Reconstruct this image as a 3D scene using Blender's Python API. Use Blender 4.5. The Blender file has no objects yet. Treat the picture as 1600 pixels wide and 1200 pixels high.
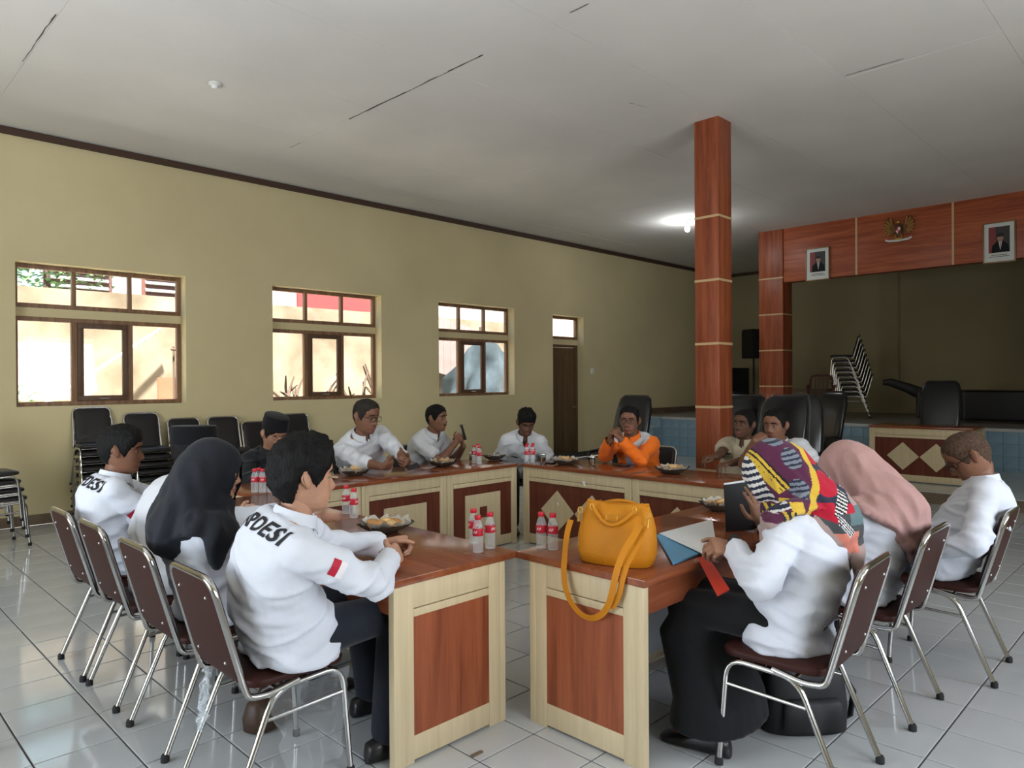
import bpy, bmesh, math, random
from math import sin, cos, pi, radians as R
from mathutils import Vector as V, Matrix, noise
from mathutils.bvhtree import BVHTree
random.seed(7)
SC = bpy.context.scene
COL = SC.collection

# ---------------------------------------------------------------- camera
CAM_H, FPX = 1.55, 1115.3
YAW, PIT, ROL = R(44.855), R(0.196), R(-0.362)
_fw = V((cos(YAW)*cos(PIT), sin(YAW)*cos(PIT), -sin(PIT)))
_rt = V((sin(YAW), -cos(YAW), 0)); _up = _rt.cross(_fw)
_r2 = _rt*cos(ROL) + _up*sin(ROL); _u2 = -_rt*sin(ROL) + _up*cos(ROL)
cam_d = bpy.data.cameras.new('camera'); cam = bpy.data.objects.new('camera', cam_d); COL.objects.link(cam)
cam_d.sensor_width = 36; cam_d.lens = 36*FPX/1600; cam_d.clip_start = .05; cam_d.clip_end = 200
_m = Matrix((( _r2.x, _u2.x, -_fw.x, 0), (_r2.y, _u2.y, -_fw.y, 0), (_r2.z, _u2.z, -_fw.z, CAM_H), (0, 0, 0, 1)))
cam.matrix_world = _m
SC.camera = cam

# ---------------------------------------------------------------- exposure, sky, sun, daylight through the openings behind the camera
vs = SC.view_settings
SC.display_settings.display_device = 'sRGB'
vs.view_transform = 'Standard'; vs.look = 'None'; vs.gamma = 1; vs.use_curve_mapping = False
vs.exposure = 0.6
world = bpy.data.worlds.new('sky'); SC.world = world; world.use_nodes = True
wn = world.node_tree.nodes; wl = world.node_tree.links; wn.clear()
wo = wn.new('ShaderNodeOutputWorld'); bg = wn.new('ShaderNodeBackground'); sk = wn.new('ShaderNodeTexSky')
sk.sky_type = 'NISHITA'; sk.sun_disc = False; sk.sun_elevation = R(70); sk.sun_rotation = R(200); sk.dust_density = 3.0; sk.air_density = 1.2
bg.inputs['Strength'].default_value = 0.5
wl.new(sk.outputs[0], bg.inputs[0]); wl.new(bg.outputs[0], wo.inputs[0])
def light(name, kind, loc, target, energy, col, sx=1, sy=1):
    d = bpy.data.lights.new(name, kind); o = bpy.data.objects.new(name, d); COL.objects.link(o)
    d.energy = energy; d.color = col
    if kind == 'AREA': d.shape = 'RECTANGLE'; d.size = sx; d.size_y = sy
    o.location = loc
    o.rotation_euler = (V(target)-V(loc)).to_track_quat('-Z', 'Y').to_euler()
    return o
sun = light('sun', 'SUN', (-4, -12, 20), (-4+2.0, -12+3.7, 20-11.5), 34.0, (1, .96, .88)); sun.data.angle = R(2)
# daylight standing in the open doorway and windows of the rear and right walls (behind and beside the camera)
DOOR_REAR = light('daylight_rear_door', 'AREA', (-2.55, 3.6, 1.4), (-.9, 3.75, 4.2), 215, (.86, .92, 1), 3.4, 2.7)
WIN_RIGHT = [light('daylight_right_window', 'AREA', (x, -2.25, 1.9), (x-.3, 2.0, 4.4), e, (.90, .94, 1), 2.0, 1.7) for x, e in ((1.6, 75), (4.6, 70))]

# ---------------------------------------------------------------- mesh helpers
class MB:
    def __init__(s): s.v = []; s.f = []; s.m = []
    def add(s, vs_, fs, mi=0):
        b = len(s.v); s.v += [tuple(p) for p in vs_]
        for f in fs: s.f.append([b+i for i in f]); s.m.append(mi)
        return s
    def box(s, x0, y0, z0, x1, y1, z1, mi=0):
        return s.add([(x0,y0,z0),(x1,y0,z0),(x1,y1,z0),(x0,y1,z0),(x0,y0,z1),(x1,y0,z1),(x1,y1,z1),(x0,y1,z1)],
                     [(3,2,1,0),(4,5,6,7),(0,1,5,4),(1,2,6,5),(2,3,7,6),(3,0,4,7)], mi)
    def obox(s, c, ux, uy, uz, mi=0):
        c = V(c); ux = V(ux); uy = V(uy); uz = V(uz)
        P = [c+a*ux+b*uy+d*uz for d in (-1,1) for (a,b) in ((-1,-1),(1,-1),(1,1),(-1,1))]
        return s.add(P, [(3,2,1,0),(4,5,6,7),(0,1,5,4),(1,2,6,5),(2,3,7,6),(3,0,4,7)], mi)
    def rings(s, rs, mi=0, caps=True, closed=False):
        n = len(rs[0]); b = len(s.v)
        for r in rs: s.v += [tuple(p) for p in r]
        k = len(rs)
        for i in range(k if closed else k-1):
            i2 = (i+1) % k
            for j in range(n):
                j2 = (j+1) % n
                s.f.append([b+i*n+j, b+i*n+j2, b+i2*n+j2, b+i2*n+j]); s.m.append(mi)
        if caps and not closed:
            s.f.append([b+j for j in range(n)][::-1]); s.m.append(mi)
            s.f.append([b+(k-1)*n+j for j in range(n)]); s.m.append(mi)
        return s
    def tube(s, pts, r, n=8, mi=0, closed=False, flat=None):
        pts = [V(p) for p in pts]; k = len(pts)
        rr = r if isinstance(r, (list, tuple)) else [r]*k
        T = []
        for i in range(k):
            a = pts[i-1] if (i > 0 or closed) else pts[i]
            b = pts[(i+1) % k] if (i < k-1 or closed) else pts[i]
            t = (b-a); T.append(t.normalized() if t.length > 1e-9 else V((0,0,1)))
        ref = V((0,0,1)) if abs(T[0].z) < .9 else V((1,0,0))
        u = (ref - T[0]*ref.dot(T[0])).normalized()
        rs = []
        for i in range(k):
            u = u - T[i]*u.dot(T[i])
            u = u.normalized() if u.length > 1e-6 else T[i].orthogonal().normalized()
            w = T[i].cross(u)
            fl = flat or 1
            rs.append([pts[i] + u*(cos(2*pi*j/n)*rr[i]) + w*(sin(2*pi*j/n)*rr[i]*fl) for j in range(n)])
        return s.rings(rs, mi, closed=closed)
    def capsule(s, a, b, ra, rb, n=12, mi=0, flat=1, ref=None):
        a = V(a); b = V(b); t = (b-a); L = t.length; t = t/L if L > 1e-9 else V((0,0,1))
        u = t.orthogonal().normalized() if ref is None else (V(ref)-t*V(ref).dot(t)).normalized()
        w = t.cross(u); rs = []
        for k in range(4):
            an = pi/2*(1-k/3.6); rs.append((a - t*ra*sin(an), ra*cos(an)+1e-4))
        rs.append((a, ra)); rs.append((a.lerp(b,.5), (ra+rb)/2)); rs.append((b, rb))
        for k in range(3, -1, -1):
            an = pi/2*(1-k/3.6); rs.append((b + t*rb*sin(an), rb*cos(an)+1e-4))
        return s.rings([[c + u*(cos(2*pi*j/n)*r) + w*(sin(2*pi*j/n)*r*flat) for j in range(n)] for c, r in rs], mi)
    def ball(s, c, rx, ry=None, rz=None, n=12, m=8, mi=0, rot=None):
        ry = ry or rx; rz = rz or rx; c = V(c); rs = []
        for i in range(m+1):
            ph = -pi/2 + pi*i/m
            ring = [V((rx*(cos(ph)+1e-4)*cos(2*pi*j/n), ry*(cos(ph)+1e-4)*sin(2*pi*j/n), rz*sin(ph))) for j in range(n)]
            rs.append([c + (rot @ p if rot else p) for p in ring])
        return s.rings(rs, mi)
    def lathe(s, prof, n=20, c=(0,0,0), mi=0, caps=True):
        c = V(c)
        return s.rings([[c+V((r*cos(2*pi*j/n), r*sin(2*pi*j/n), z)) for j in range(n)] for r, z in prof], mi, caps=caps)
    def prism(s, poly, fn, d0, d1, mi=0):
        "poly: 2d points, fn(u,v,d) -> 3d point"
        n = len(poly)
        P = [fn(u, v, d0) for u, v in poly] + [fn(u, v, d1) for u, v in poly]
        return s.add(P, [list(range(n))[::-1], list(range(n, 2*n))] + [(i, (i+1) % n, n+(i+1) % n, n+i) for i in range(n)], mi)
    def mesh(s, name, mats, smooth=None):
        me = bpy.data.meshes.new(name); me.from_pydata(s.v, [], s.f)
        for m_ in (mats if isinstance(mats, (list, tuple)) else [mats]): me.materials.append(m_)
        if any(s.m): me.polygons.foreach_set('material_index', s.m)
        if smooth is not None:
            me.polygons.foreach_set('use_smooth', [True]*len(me.polygons))
            if smooth < 179: me.set_sharp_from_angle(angle=R(smooth))
        me.update()
        return me
    def build(s, name, mats, parent=None, smooth=None, bevel=0, fixn=True):
        me = s.mesh(name, mats, None)
        if fixn:
            bm = bmesh.new(); bm.from_mesh(me); bmesh.ops.recalc_face_normals(bm, faces=bm.faces); 
            if bevel:
                es = [e for e in bm.edges if len(e.link_faces) == 2 and e.calc_face_angle(0) > R(40)]
                bmesh.ops.bevel(bm, geom=es, offset=bevel, segments=2, affect='EDGES', profile=.6, clamp_overlap=True)
            bm.to_mesh(me); bm.free()
        if smooth is None and bevel: smooth = 35
        if smooth is not None:
            me.polygons.foreach_set('use_smooth', [True]*len(me.polygons))
            if smooth < 179: me.set_sharp_from_angle(angle=R(smooth))
        return obj(name, me, parent)
def obj(name, me, parent=None):
    o = bpy.data.objects.new(name, me); COL.objects.link(o)
    if parent is not None: o.parent = parent
    return o
def tag(o, label=None, cat=None, group=None, kind=None):
    if label: o['label'] = label
    if cat: o['category'] = cat
    if group: o['group'] = group
    if kind: o['kind'] = kind
    return o
def thing(name, label, cat, loc=(0,0,0), rz=0, group=None):
    o = bpy.data.objects.new(name, None); COL.objects.link(o); o.empty_display_size = .1
    o.location = loc; o.rotation_euler = (0, 0, rz)
    return tag(o, label, cat, group)
def kids(o): return [c for c in bpy.data.objects if c.parent == o]
def dup(root, loc=None, rz=None, label=None, group=None, _p=None, rot=None):
    c = root.copy(); COL.objects.link(c); c.parent = _p
    if loc is not None: c.location = loc
    if rz is not None: c.rotation_euler = (0, 0, rz)
    if rot is not None: c.rotation_euler = rot
    if label: c['label'] = label
    if group: c['group'] = group
    for ch in root.children: dup(ch, _p=c)
    return c
def at(x, y, X=None, Y=None, z=None, d=None):
    v = _fw*FPX + _r2*(x-800) - _u2*(y-600)
    t = (z-CAM_H)/v.z if z is not None else X/v.x if X is not None else Y/v.y if Y is not None else d/FPX
    return V((0, 0, CAM_H)) + v*t

# ---------------------------------------------------------------- materials
def srgb(r, g, b):
    f = lambda c: (c/255/12.92) if c/255 <= .04045 else ((c/255+.055)/1.055)**2.4
    return (f(r), f(g), f(b), 1)
def mat(name, col, rough=.5, metal=0, var=0, vscale=6, bump=0, bscale=40, spec=.5, coat=0, sheen=0, stretch=(1,1,1), trans=0, ior=1.45, alpha=1, emit=None, es=0, col2=None, detail=4, bdist=.01):
    m = bpy.data.materials.new(name); m.use_nodes = True; nt = m.node_tree; N = nt.nodes; L = nt.links
    b = N['Principled BSDF']; b.inputs['Base Color'].default_value = col if len(col) == 4 else (*col, 1)
    b.inputs['Roughness'].default_value = rough; b.inputs['Metallic'].default_value = metal
    b.inputs['Specular IOR Level'].default_value = spec; b.inputs['Coat Weight'].default_value = coat; b.inputs['Coat Roughness'].default_value = .08
    b.inputs['Sheen Weight'].default_value = sheen; b.inputs['Transmission Weight'].default_value = trans; b.inputs['IOR'].default_value = ior
    b.inputs['Alpha'].default_value = alpha
    if emit: b.inputs['Emission Color'].default_value = emit; b.inputs['Emission Strength'].default_value = es
    if var or bump:
        tc = N.new('ShaderNodeTexCoord'); mp = N.new('ShaderNodeMapping'); L.new(tc.outputs['Object'], mp.inputs[0]); mp.inputs['Scale'].default_value = stretch
    if var:
        nz = N.new('ShaderNodeTexNoise'); nz.inputs['Scale'].default_value = vscale; nz.inputs['Detail'].default_value = detail; L.new(mp.outputs[0], nz.inputs['Vector'])
        mx = N.new('ShaderNodeMix'); mx.data_type = 'RGBA'
        c = col[:3]; lo = tuple(max(0, x*(1-var)) for x in c); hi = tuple(min(1, x*(1+var)) for x in c)
        if col2: lo, hi = tuple(col2[:3]), tuple(c)
        mx.inputs['A'].default_value = (*lo, 1); mx.inputs['B'].default_value = (*hi, 1)
        rp = N.new('ShaderNodeMapRange'); rp.inputs['From Min'].default_value = .3; rp.inputs['From Max'].default_value = .7; L.new(nz.outputs[0], rp.inputs[0])
        L.new(rp.outputs[0], mx.inputs['Factor']); L.new(mx.outputs['Result'], b.inputs['Base Color'])
    if bump:
        nb = N.new('ShaderNodeTexNoise'); nb.inputs['Scale'].default_value = bscale; nb.inputs['Detail'].default_value = 3; L.new(mp.outputs[0], nb.inputs['Vector'])
        bp = N.new('ShaderNodeBump'); bp.inputs['Strength'].default_value = bump; bp.inputs['Distance'].default_value = bdist; L.new(nb.outputs[0], bp.inputs['Height']); L.new(bp.outputs[0], b.inputs['Normal'])
    return m
def wood(name, c1, c2, axis='z', rough=.3, scale=1.0, coat=.2):
    m = bpy.data.materials.new(name); m.use_nodes = True; nt = m.node_tree; N = nt.nodes; L = nt.links; b = N['Principled BSDF']
    tc = N.new('ShaderNodeTexCoord'); mp = N.new('ShaderNodeMapping'); L.new(tc.outputs['Object'], mp.inputs[0])
    s = [9*scale]*3; s['xyz'.index(axis)] = .55*scale; mp.inputs['Scale'].default_value = s
    n1 = N.new('ShaderNodeTexNoise'); n1.inputs['Scale'].default_value = 1.2; n1.inputs['Detail'].default_value = 6; n1.inputs['Distortion'].default_value = .7; L.new(mp.outputs[0], n1.inputs['Vector'])
    n2 = N.new('ShaderNodeTexNoise'); n2.inputs['Scale'].default_value = 9; n2.inputs['Detail'].default_value = 4; L.new(mp.outputs[0], n2.inputs['Vector'])
    ad = N.new('ShaderNodeMath'); ad.operation = 'MULTIPLY_ADD'; ad.inputs[1].default_value = .35; L.new(n2.outputs[0], ad.inputs[0]); L.new(n1.outputs[0], ad.inputs[2])
    cr = N.new('ShaderNodeValToRGB'); L.new(ad.outputs[0], cr.inputs[0])
    cr.color_ramp.elements[0].position = .45; cr.color_ramp.elements[0].color = (*c1[:3], 1)
    cr.color_ramp.elements[1].position = .85; cr.color_ramp.elements[1].color = (*c2[:3], 1)
    L.new(cr.outputs[0], b.inputs['Base Color']); b.inputs['Specular IOR Level'].default_value = .35; b.inputs['Roughness'].default_value = rough; b.inputs['Coat Weight'].default_value = coat; b.inputs['Coat Roughness'].default_value = .12
    return m
def glass(name, tint=(1,1,1), refl=.08, rough=.02):
    m = bpy.data.materials.new(name); m.use_nodes = True; nt = m.node_tree; N = nt.nodes; L = nt.links; N.clear()
    o = N.new('ShaderNodeOutputMaterial'); t = N.new('ShaderNodeBsdfTransparent'); t.inputs[0].default_value = (*tint, 1)
    g = N.new('ShaderNodeBsdfGlossy'); g.inputs['Roughness'].default_value = rough
    lw = N.new('ShaderNodeLayerWeight'); lw.inputs[0].default_value = .5; pw = N.new('ShaderNodeMath'); pw.operation = 'POWER'; pw.inputs[1].default_value = 4
    f = N.new('ShaderNodeMath'); f.operation = 'MULTIPLY_ADD'; f.inputs[1].default_value = .7; f.inputs[2].default_value = refl*.5; mx = N.new('ShaderNodeMixShader')
    L.new(lw.outputs['Facing'], pw.inputs[0]); L.new(pw.outputs[0], f.inputs[0]); L.new(f.outputs[0], mx.inputs[0]); L.new(t.outputs[0], mx.inputs[1]); L.new(g.outputs[0], mx.inputs[2]); L.new(mx.outputs[0], o.inputs[0])
    return m
M = {}
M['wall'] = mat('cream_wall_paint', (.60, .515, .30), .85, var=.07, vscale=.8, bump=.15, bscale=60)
M['wall_stage'] = mat('cream_wall_paint_dimmed', (.32, .27, .15), .85, var=.07, vscale=.8, bump=.1, bscale=60)  # wall paint darkened to hold the dimness of the stage
M['ceiling'] = mat('ceiling_paint', (.72, .695, .65), .9, var=.05, vscale=.9, bump=.05, bscale=30)
M['crack'] = mat('crack_dark', (.06, .045, .035), .9)
M['seam'] = mat('ceiling_joint', (.42, .41, .39), .9)
M['tile'] = mat('white_floor_tile', (.47, .485, .48), .085, var=.05, vscale=2.5, spec=.75)
M['grout'] = mat('dark_grout', (.05, .05, .047), .9)
M['base_tile'] = mat('brown_base_tile', (.16, .11, .07), .4, var=.2, vscale=6)
M['cornice'] = mat('dark_cornice', (.06, .03, .018), .6)
M['frame'] = wood('window_frame_wood', (.14, .07, .035), (.27, .15, .08), 'z', .45, 2, .0)
M['sash'] = wood('sash_wood', (.07, .035, .018), (.13, .07, .04), 'z', .45, 2, .0)
M['door'] = wood('door_wood', (.085, .05, .022), (.14, .085, .04), 'z', .5, 2, .0)
M['pane'] = glass('window_glass', (.97, .98, .98))
M['lam'] = wood('orange_laminate', (.17, .034, .012), (.34, .090, .034), 'z', .42, 1.4, .0)
M['lam_h'] = wood('orange_laminate_lightened', (.21, .042, .016), (.42, .110, .042), 'y', .42, 1.4, .0)  # same laminate as the columns, lightened so the beam looks better lit
M['strip'] = mat('pale_strip', (.55, .38, .2), .5)
M['cream'] = wood('cream_laminate', (.52, .42, .255), (.60, .49, .31), 'z', .4, 3, .0)
M['top'] = wood('table_top_wood', (.17, .045, .018), (.28, .082, .032), 'x', .16, 1.2, .0)
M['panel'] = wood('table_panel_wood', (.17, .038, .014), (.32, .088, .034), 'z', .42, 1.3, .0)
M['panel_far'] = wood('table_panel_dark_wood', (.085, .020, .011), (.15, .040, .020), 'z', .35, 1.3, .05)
M['grey_in'] = mat('grey_board_inside', (.42, .43, .44), .7)
M['chrome'] = mat('chrome_tube', (.50, .49, .465), .16, 1)
M['brown_vinyl'] = mat('brown_vinyl', (.038, .013, .010), .45, spec=.16, bump=.1, bscale=300)
M['black_vinyl'] = mat('black_vinyl', (.020, .018, .018), .36, spec=.3, bump=.1, bscale=300)
M['rubber'] = mat('black_rubber', (.012, .012, .012), .7)
M['blue_tile'] = mat('blue_stage_tile', (.22, .34, .43), .3, var=.1, vscale=3)
M['white_edge'] = mat('white_edge_tile', (.42, .44, .44), .4)
M['stage_floor'] = mat('stage_floor_tile', (.25, .24, .22), .4)
M['black'] = mat('matt_black', (.010, .010, .011), .6)
M['black_gloss'] = mat('gloss_black', (.012, .012, .013), .22)
M['steel'] = mat('steel', (.6, .6, .6), .3, 1)
M['gold'] = mat('gold_paint', (.55, .30, .05), .38, .7)
M['white'] = mat('white_plastic', (.7, .7, .68), .4)
M['paper'] = mat('white_paper', (.78, .80, .82), .7)
# ================================================================= STRUCTURE
CEIL, YL, YR, XB, XS, XE = 4.33, 9.3, -2.2, -2.5, 12.88, 17.4   # ceiling, left wall, right wall, rear wall, stage front, stage end wall
STZ = .79                                                         # stage height
def struct(name, mb, m, parent=None, **k):
    o = mb.build(name, m, parent, **k)
    if parent is None: o['kind'] = 'structure'
    return o
# floor: grout bed with white tiles, each of the nearest 300 a piece of its own
T0 = .322; TX0, TY0 = 2.284, 2.152
floor = struct('floor', MB().box(XB, YR, -.12, XS, YL, -.006), M['grout'])
tile_mb = MB(); h = T0/2-.0034; c = .003
tile_mb.add([(-h,-h,-.008),(h,-h,-.008),(h,h,-.008),(-h,h,-.008),(-h,-h,-.0015),(h,-h,-.0015),(h,h,-.0015),(-h,h,-.0015),(-h+c,-h+c,0),(h-c,-h+c,0),(h-c,h-c,0),(-h+c,h-c,0)],
            [(0,1,5,4),(1,2,6,5),(2,3,7,6),(3,0,4,7),(4,5,9,8),(5,6,10,9),(6,7,11,10),(7,4,8,11),(8,9,10,11)])
tile_me = tile_mb.mesh('tile', M['tile'])
cells = []
for i in range(-15, 36):
    for j in range(-14, 24):
        x = TX0+(i+.5)*T0; y = TY0+(j+.5)*T0
        if not (XB+.16 < x < XS-.1 and YR+.1 < y < YL-.16): continue
        q = V((x, y, -CAM_H)); dd = q.dot(_fw)
        vis = dd > .5 and abs(q.dot(_r2)/dd*FPX) < 840 and abs(q.dot(_u2)/dd*FPX) < 640
        cells.append((0 if vis else 1, dd if vis else 99, x, y))
cells.sort()
rest = MB()
for k, (a, b, x, y) in enumerate(cells):
    if k < 300:
        o = obj('tile', tile_me, floor); o.location = (x, y, random.uniform(-.0004, .0004)); o.rotation_euler = (random.uniform(-.0012, .0012), random.uniform(-.0012, .0012), 0)
    else:
        dz = random.uniform(-.0004, .0004)
        rest.add([(vx+x, vy+y, vz+dz) for vx, vy, vz in tile_mb.v], tile_mb.f)
o = rest.build('tile_field', M['tile'], floor, fixn=False); o['kind'] = 'stuff'

# left wall with three windows, a door and its transom
def wall_y(name, y0, y1, x0, x1, z1, holes, m):
    "wall between y0 and y1 with rectangular holes (xa, xb, za, zb)"
    mb = MB(); xs = sorted({x0, x1, *[h_[0] for h_ in holes], *[h_[1] for h_ in holes]})
    for a, b in zip(xs, xs[1:]):
        mid = (a+b)/2; hs = sorted([(h_[2], h_[3]) for h_ in holes if h_[0] < mid < h_[1]]); z = 0
        for za, zb in hs:
            if za > z: mb.box(a, y0, z, b, y1, za)
            z = zb
        if z < z1: mb.box(a, y0, z, b, y1, z1)
    return struct(name, mb, m)
WT = .27
WX = [1.70, 4.665, 7.615]; WW = 1.80; WZ0, WZ1 = 1.305, 2.905
DX0, DX1, DZ = 10.49, 11.44, 2.86
wall_left = wall_y('wall_left', YL, YL+WT, XB-.2, XE, CEIL+.1, [(x, x+WW, WZ0, WZ1) for x in WX] + [(DX0, DX1, 0, DZ)], M['wall'])
wall_right = wall_y('wall_right', YR-.2, YR, XB-.2, XE, CEIL+.1, [(x-1, x+1, 1.05, 2.75) for x in (1.6, 4.6)], M['wall'])
mb = MB()
for a, b, z0, z1 in ((YR, 1.9, 0, CEIL+.1), (5.3, YL, 0, CEIL+.1), (1.9, 5.3, 2.8, CEIL+.1)): mb.box(XB-.2, a, z0, XB, b, z1)
wall_rear = struct('wall_rear', mb, M['wall'])
mb = MB().box(XE, YR, 0, XE+.2, YL, CEIL+.1); mb.box(XE-.14, YR, STZ, XE, 5.05, CEIL)
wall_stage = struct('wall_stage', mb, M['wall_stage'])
struct('wall_added_light_block', MB().box(XS, YR, 0, XS+.2, .95, CEIL+.1), M['wall'])  # unseen wall added to keep window light off the stage
# ceiling boards with faint open joints
ceiling = struct('ceiling', MB().box(XB-1.2, YR-1.2, CEIL+.012, XE+.2, YL+.35, CEIL+.14), M['seam'])  # slab carried past rear and right walls as unseen eaves against the sun
PX, PY = 2.72, 1.22
xl = [4.14+PX*k for k in range(-3, 6)]; yl = [2.46+PY*k for k in range(-4, 7)]
xl = [XB]+[x for x in xl if XB+.3 < x < XE-.3]+[XE]; yl = [YR]+[y for y in yl if YR+.2 < y < YL-.2]+[YL]
for xa, xb_ in zip(xl, xl[1:]):
    for ya, yb_ in zip(yl, yl[1:]):
        z = CEIL+random.uniform(0, .002); g = .001; s1, s2 = random.uniform(-.0018, .0018), random.uniform(-.0018, .0018)
        P = [(xa+g, ya+g, z-s1), (xb_-g, ya+g, z+s2), (xb_-g, yb_-g, z+s1), (xa+g, yb_-g, z-s2)]
        mb = MB(); mb.add([*P, *[(p[0], p[1], CEIL+.02) for p in P]], [(0,3,2,1),(4,5,6,7),(0,1,5,4),(1,2,6,5),(2,3,7,6),(3,0,4,7)])
        mb.build('ceiling_panel', M['ceiling'], ceiling, fixn=False)
def crack(pts, w):
    mb = MB(); z = CEIL-.005
    L_ = []
    for i, p in enumerate(pts):
        ww = w*random.uniform(.3, 1)
        L_.append((p[0]-ww, p[1], z)); L_.append((p[0]+ww, p[1]+ww*.3, z))
    n = len(pts)
    mb.add(L_+[(a, b, c_+.006) for a, b, c_ in L_], [(2*i, 2*i+1, 2*i+3, 2*i+2) for i in range(n-1)]+[(2*n+2*i, 2*n+2*i+2, 2*n+2*i+3, 2*n+2*i+1) for i in range(n-1)])
    mb.build('open_joint', M['crack'], ceiling, fixn=False)
crack([(4.145+random.uniform(-.004, .004), 4.45+.09*i) for i in range(24)], .006)
crack([(4.145, 7.55+.06*i) for i in range(5)], .006)
crack([(4.14, 3.3+.06*i) for i in range(4)], .004)
crack([(1.40+random.uniform(-.004, .004), 6.2+.1*i) for i in range(12)], .004)
crack([(6.80+random.uniform(-.004, .004), 1.95+.06*i) for i in range(9)], .005)
crack([(5.9+.06*i, 4.19-.014*i-.01*(i % 2)) for i in range(5)], .012)
# cornice and baseboards
struct('trim_1', MB().box(XB, YL-.05, CEIL-.075, XE, YL, CEIL-.005), M['cornice'])
struct('trim_2', MB().box(XE-.05, YR, CEIL-.075, XE, YL-.05, CEIL-.005), M['cornice'])
bl = struct('baseboard_left', MB().box(XB, YL-.008, 0, XS, YL, .11), M['grout'])
x = XB
while x < XS-.05:
    x2 = min(x+T0*1.0, XS)
    if not (x2 > DX0-.02 and x < DX1+.02): MB().box(x+.002, YL-.014, .001, x2-.002, YL-.006, .115).build('base_tile', M['base_tile'], bl)
    x = x2
struct('baseboard_stage', MB().box(XS, YL-.012, STZ, XE, YL, STZ+.13), M['base_tile'])
# windows
def bar(mb, x0, z0, x1, z1, y0, y1): mb.box(x0, y0, z0, x1, y1, z1)
for n, x0 in enumerate(WX):
    w = thing('window_%d' % (n+1), None, None, (x0, YL+.19, WZ0)); w['kind'] = 'structure'
    zt0, zt1, zl0, zl1 = 2.415-WZ0, WZ1-WZ0, 0, 2.315-WZ0; f = .05; y0, y1 = -.025, .035
    def rect(name, xa, za, xb, zb, f, y0, y1, m, par=w):
        mb = MB(); mb.box(xa, y0, za, xb, y1, za+f); mb.box(xa, y0, zb-f, xb, y1, zb); mb.box(xa, y0, za+f, xa+f, y1, zb-f); mb.box(xb-f, y0, za+f, xb, y1, zb-f)
        return mb.build(name, m, par, bevel=.003)
    MB().box(0, -.02, zl1, WW, .05, zt0).build('lintel', M['wall'], w)
    rect('transom_frame', 0, zt0, WW, zt1, f, y0, y1, M['frame'])
    rect('lower_frame', 0, zl0, WW, zl1, f, y0, y1, M['frame'])
    for i in (1, 2):
        MB().box(WW/3*i-.022, y0+.002, zt0+f, WW/3*i+.022, y1, zt1-f).build('mullion', M['frame'], w, bevel=.003)
        MB().box(WW/3*i-.03, y0+.002, zl0+f, WW/3*i+.03, y1, zl1-f).build('mullion', M['frame'], w, bevel=.003)
    for i in range(3):
        MB().box(WW/3*i+.02, .008, zt0+.02, WW/3*(i+1)-.02, .012, zt1-.02).build('pane', M['pane'], w)
        if i != 1: MB().box(WW/3*i+.02, .008, zl0+.02, WW/3*(i+1)-.02, .012, zl1-.02).build('pane', M['pane'], w)
    s = rect('sash', WW/3+.03, zl0+f, 2*WW/3-.03, zl1-f, .062, -.045, -.004, M['sash'])
    MB().box(WW/3+.08, -.026, zl0+.09, 2*WW/3-.08, -.022, zl1-.09).build('pane', M['pane'], s)
    hd = MB(); hd.tube([(WW/2-.05, -.062, zl0+.075), (WW/2+.05, -.062, zl0+.075)], .006); hd.tube([(WW/2, -.062, zl0+.075), (WW/2, -.04, zl0+.075)], .006)
    hd.build('handle', M['steel'], s, smooth=40)
# door with a transom light
d1 = thing('door_1', None, None, (DX0, YL+.19, 0)); d1['kind'] = 'structure'
DW = DX1-DX0
MB().box(0, -.02, 2.29, DW, .055, 2.40).build('lintel', M['wall'], d1)
mb = MB(); f = .055
for a, b, c_, d_ in ((0, 2.40, DW, 2.40+f), (0, 2.86-f, DW, 2.86), (0, 2.40+f, f, 2.86-f), (DW-f, 2.40+f, DW, 2.86-f)): mb.box(a, -.03, b, c_, .03, d_)
mb.build('transom_frame', M['frame'], d1, bevel=.003)
MB().box(.03, .0, 2.43, DW-.03, .004, 2.83).build('pane', M['pane'], d1)
mb = MB(); mb.box(0, -.03, 0, f, .04, 2.29); mb.box(DW-f, -.03, 0, DW, .04, 2.29); mb.box(f, -.03, 2.29-f, DW-f, .04, 2.29); mb.build('door_frame', M['door'], d1, bevel=.003)
lf = MB().box(f+.004, -.01, .01, DW-f-.004, .025, 2.29-f-.004).build('door_leaf', M['door'], d1, bevel=.003)
for za, zb in ((.12, .95), (1.12, 2.06)):
    mb = MB()
    for xa, xb in ((.15, DW/2-.03), (DW/2+.03, DW-.15)):
        mb.box(xa, -.018, za, xb, -.010, zb)
    mb.build('door_panel', M['door'], lf, bevel=.004)
hd = MB(); hd.tube([(DW-.1, -.012, 1.02), (DW-.1, -.05, 1.02), (DW-.2, -.05, 1.02)], .009); hd.build('handle', M['steel'], lf, smooth=40)
# stage: platform with blue tiles on its front, steps at its left end
stage = struct('stage', MB().box(XS, YR, 0, XE, YL, STZ-.005), M['stage_floor'])
MB().box(XS-.03, YR, STZ-.045, XS+.12, 8.35, STZ).build('edge_strip', M['white_edge'], stage)
bt = MB().box(-.009, -.0975, -.0915, 0, .0975, .0915).mesh('blue_tile', M['blue_tile'])
gb = MB().box(XS-.004, YR, 0, XS, 8.35, STZ-.045).build('tile_bed', M['grout'], stage)
for i in range(36):
    for j in range(4):
        o = obj('blue_tile', bt, stage); o.location = (XS-.004, 8.25-.2*i, .0955+.1865*j)
for k in range(4):   # steps up to the stage beside the left wall
    a = MB().box(XS-.28*(3-k)-.06, 8.36, STZ*k/4, XS, YL-.02, STZ*(k+1)/4-.02).build('step', M['blue_tile'], stage)
    MB().box(XS-.28*(3-k)-.08, 8.355, STZ*(k+1)/4-.02, XS, YL-.02, STZ*(k+1)/4).build('step_tread', M['white_edge'], a)
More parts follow.
